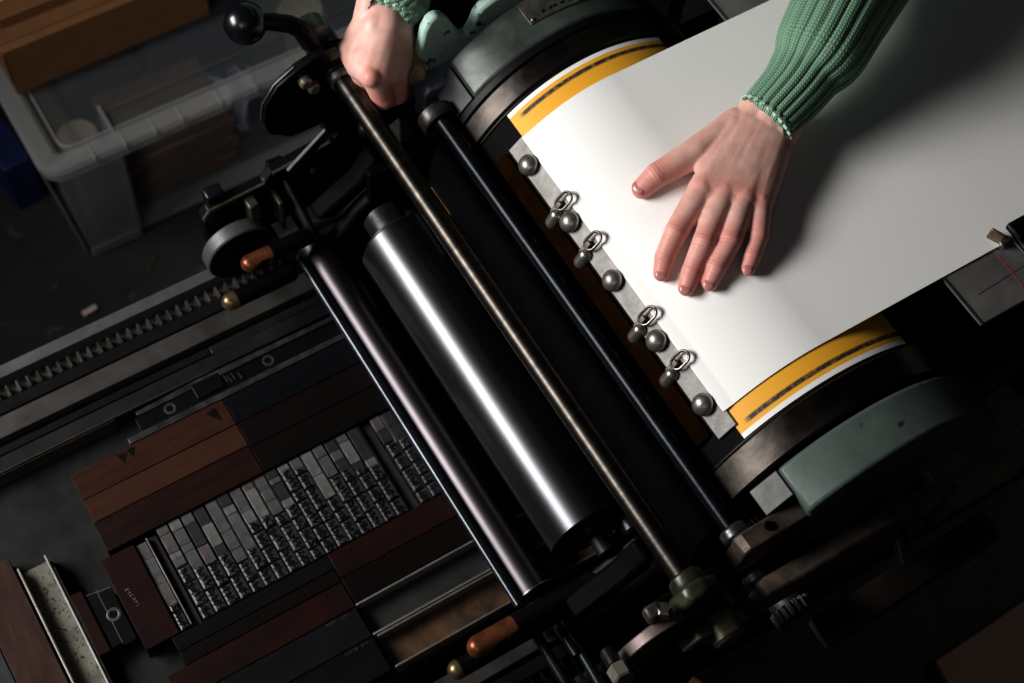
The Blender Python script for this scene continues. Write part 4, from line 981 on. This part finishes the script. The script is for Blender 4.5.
# ---------------- sweater
def loft(path, n, ribs, amp, uvscale, ring0=None, flat=None):
    """path: (centre, radius_a, radius_b, rib amplitude factor)"""
    rings = []; vs = []; L_ = 0; px_ = None
    for i, (c, ra_, rb_, k) in enumerate(path):
        a = path[max(i-1,0)][0]; b2 = path[min(i+1,len(path)-1)][0]; d = (b2-a).normalized()
        if i: L_ += (c-path[i-1][0]).length
        if px_ is None:
            px_ = V((1,-.6,0)) if flat is None else flat
        px_ = (px_ - d*px_.dot(d)).normalized(); py_ = d.cross(px_)
        r = []
        for j in range(n):
            t = 2*PI*j/n; w_ = amp*k*(abs(math.sin(t*ribs/2))**.6 - .6)
            r.append(c + px_*((ra_+w_)*math.cos(t)) + py_*((rb_+w_)*math.sin(t)))
        rings.append(r); vs.append(L_)
    return rings, vs
def interp(keys, step):
    """Catmull-like resampling of (centre, ra, rb, k)"""
    out = []
    for i in range(len(keys)-1):
        p0 = keys[max(i-1,0)]; p1 = keys[i]; p2 = keys[i+1]; p3 = keys[min(i+2,len(keys)-1)]
        m = max(2, int((p2[0]-p1[0]).length/step))
        for j in range(m):
            t = j/m
            def cr(a,b,c,d): return .5*((2*b) + (c-a)*t + (2*a-5*b+4*c-d)*t*t + (3*b-a-3*c+d)*t**3)
            out.append((cr(p0[0],p1[0],p2[0],p3[0]), p1[1]+(p2[1]-p1[1])*t, p1[2]+(p2[2]-p1[2])*t, p1[3]+(p2[3]-p1[3])*t))
    out.append(keys[-1]); return out
sw = bmesh.new(); uvl = sw.loops.layers.uv.new('uv')
def add_loft(path, n, ribs, amp, closed_end=False, flat=None):
    rings, vs = loft(path, n, ribs, amp, 1, None, flat)
    VV = [[sw.verts.new(p) for p in r] for r in rings]
    for i in range(len(VV)-1):
        rad = .04
        for j in range(n):
            k = (j+1) % n
            f = sw.faces.new([VV[i][j], VV[i][k], VV[i+1][k], VV[i+1][j]]); f.smooth = True
            for lp, (u, v) in zip(f.loops, ((j,i),(j+1,i),(j+1,i+1),(j,i+1))): lp[uvl].uv = (u/n*2*PI*rad, vs[v])
    return rings
cuffL = at(768,117,.3575)
keysL = [(cuffL + V((.010,.006,.003)), .0205,.0185,0), (cuffL + V((.001,0,.0)), .0225,.0195,.2), (cuffL,.0270,.0225,1), (at(792,91,.366),.0300,.0265,1), (at(805,73,.371),.0330,.030,.95), (at(814,60,.376),.0395,.034,.75), (at(823,45,.381),.0425,.037,.9), (at(845,5,.388),.0455,.040,.85), (at(880,-45,.388),.045,.045,.8), (ELL,.052,.052,.8), (ELL*.5+SHL*.5,.060,.060,.8), (SHL,.075,.075,.6), (V((.25,.645,.54)),.085,.085,.4)]
rL = add_loft(interp(keysL,.0035), 220, 22, .0026)
cuffR = at(391,3,.3215)
keysR = [(cuffR+V((.001,.010,.002)), .0215,.019,0), (cuffR, .0240,.0215,.2), (cuffR+V((.0,-.001,0)),.0280,.0245,1), (at(399,-18,.333),.0305,.028,1), (cuffR*.55+ELR*.45,.037,.036,.9), (ELR,.050,.050,.8), (ELR*.5+SHR*.5,.060,.060,.8), (SHR,.075,.075,.6), (V((.13,.65,.54)),.085,.085,.4)]
rR = add_loft(interp(keysR,.004), 200, 22, .0026)
tor = [(V((.19,.735,-.06)),.185,.135,1),(V((.19,.735,.0)),.190,.140,1),(V((.19,.72,.14)),.178,.130,1),(V((.19,.69,.32)),.185,.128,1),(V((.19,.655,.46)),.190,.120,.9),(V((.19,.64,.55)),.170,.098,.7),(V((.19,.625,.615)),.105,.075,.5),(V((.19,.605,.650)),.066,.062,.6),(V((.19,.597,.668)),.064,.060,1),(V((.19,.60,.660)),.055,.052,.2)]
add_loft(interp(tor,.012), 240, 60, .0045, flat=V((1,0,0)))
sm_ = bpy.data.meshes.new('sweater'); bmesh.ops.translate(sw, verts=sw.verts, vec=-c0); bmesh.ops.recalc_face_normals(sw, faces=sw.faces); sw.to_mesh(sm_); sw.free(); sm_.materials.append(KNIT)
so = bpy.data.objects.new('sweater', sm_); COL.objects.link(so); so.parent = person
# scalloped pale edge of the cuff
def cuff_edge(c, path, idx, n=132):
    d = (path[idx+1][0]-path[idx][0]).normalized(); px_ = V((1,-.6,0)); px_ = (px_-d*px_.dot(d)).normalized(); py_ = d.cross(px_)
    P = []
    for i in range(n):
        t = 2*PI*i/n; w_ = .0021*math.sin(t*22)
        P.append(path[idx][0] - d*(.0010+.0019*math.sin(t*22+.8)) + px_*((path[idx][1]+w_)*math.cos(t)) + py_*((path[idx][2]+w_)*math.sin(t)))
    MB().tube(P,.0017,8,True).build('cuff_edge', KNITE, so)
cuff_edge(cuffL, [keysL[2],keysL[3]], 0); cuff_edge(cuffR, [keysR[2],keysR[3]], 0)
# trousers and shoes
b = MB()
for sx in (.105,.275):
    b.rings([[V((sx+rr*math.cos(2*PI*i/32), yy+rr*1.05*math.sin(2*PI*i/32), zz)) for i in range(32)] for (zz,yy,rr) in ((.02,.725,.105),(-.10,.722,.100),(-.38,.718,.075),(-.60,.732,.062),(-.755,.742,.058))])
b.rings([[V((.19+.195*math.cos(2*PI*i/40), .73+.128*math.sin(2*PI*i/40), zz)) for i in range(40)] for zz in (-.06,.04)])
b.build('trousers', TROUS, person)
for sx in (.105,.275):
    b = MB(); b.rings([[V((sx+w_*.5*math.cos(2*PI*i/28)*1.0, .695+l_*.5*math.sin(2*PI*i/28), zz)) for i in range(28)] for (zz,w_,l_) in ((-BZ,.088,.26),(-BZ+.02,.094,.265),(-BZ+.045,.088,.23),(-BZ+.07,.075,.16))]); b.build('shoe', BLACKG, person)

# ================================================================== LIFT EVERYTHING SO THE FLOOR IS AT ZERO
for o in list(COL.objects):
    if o.parent is None: o.location.z += BZ
def area(name, loc, target, sx, sy, power, col=(1,1,1)):
    l = bpy.data.lights.new(name,'AREA'); l.shape = 'RECTANGLE'; l.size = sx; l.size_y = sy; l.energy = power; l.color = col
    o = bpy.data.objects.new(name,l); COL.objects.link(o); o.location = V(loc)+V((0,0,BZ))
    d = V(target)-V(loc); o.rotation_euler = d.to_track_quat('-Z','Y').to_euler(); return o
kl = area('window_light', (-1.60,.95,1.12), (.05,.18,.30), 1.0, .55, KEY, (1,.985,.96)); kl.data.spread = math.radians(100)
area('soft_fill', (-1.2,-1.3,2.1), (-.1,.3,.0), 1.2, 1.2, FILL, (.92,.96,1))
l_ = area('box_fill_light', (-1.7,-.7,1.6), (-.15,1.22,-.62), .5, .5, .45, (.98,.98,1)); l_.data.spread = math.radians(38)  # added fill to brighten the storage box, no known lamp there
l_ = area('floor_board_fill', (2.4,-.7,1.6), (.95,.15,-.8), .5, .5, .5, (1,.9,.8)); l_.data.spread = math.radians(60)  # invented source that lifts the brown floor boards out of the dark
w = bpy.data.worlds.new('world'); w.use_nodes = True; w.node_tree.nodes['Background'].inputs[0].default_value = (.55,.6,.7,1); w.node_tree.nodes['Background'].inputs[1].default_value = WORLD
scene.world = w
cd = bpy.data.cameras.new('camera'); cam = bpy.data.objects.new('camera', cd); COL.objects.link(cam)
cd.sensor_width = 36; cd.lens = FPX/1024*36; cd.clip_start = .02
M = Matrix((( RX.x,-DN.x,-FW.x),(RX.y,-DN.y,-FW.y),(RX.z,-DN.z,-FW.z))).to_4x4(); M.translation = CAM + V((0,0,BZ))
cam.matrix_world = M
cd.dof.use_dof = True; cd.dof.focus_distance = 1.40; cd.dof.aperture_fstop = 7.0
scene.camera = cam
scene.view_settings.view_transform = 'Standard'; scene.view_settings.look = 'None'; scene.view_settings.exposure = 0; scene.view_settings.gamma = .86
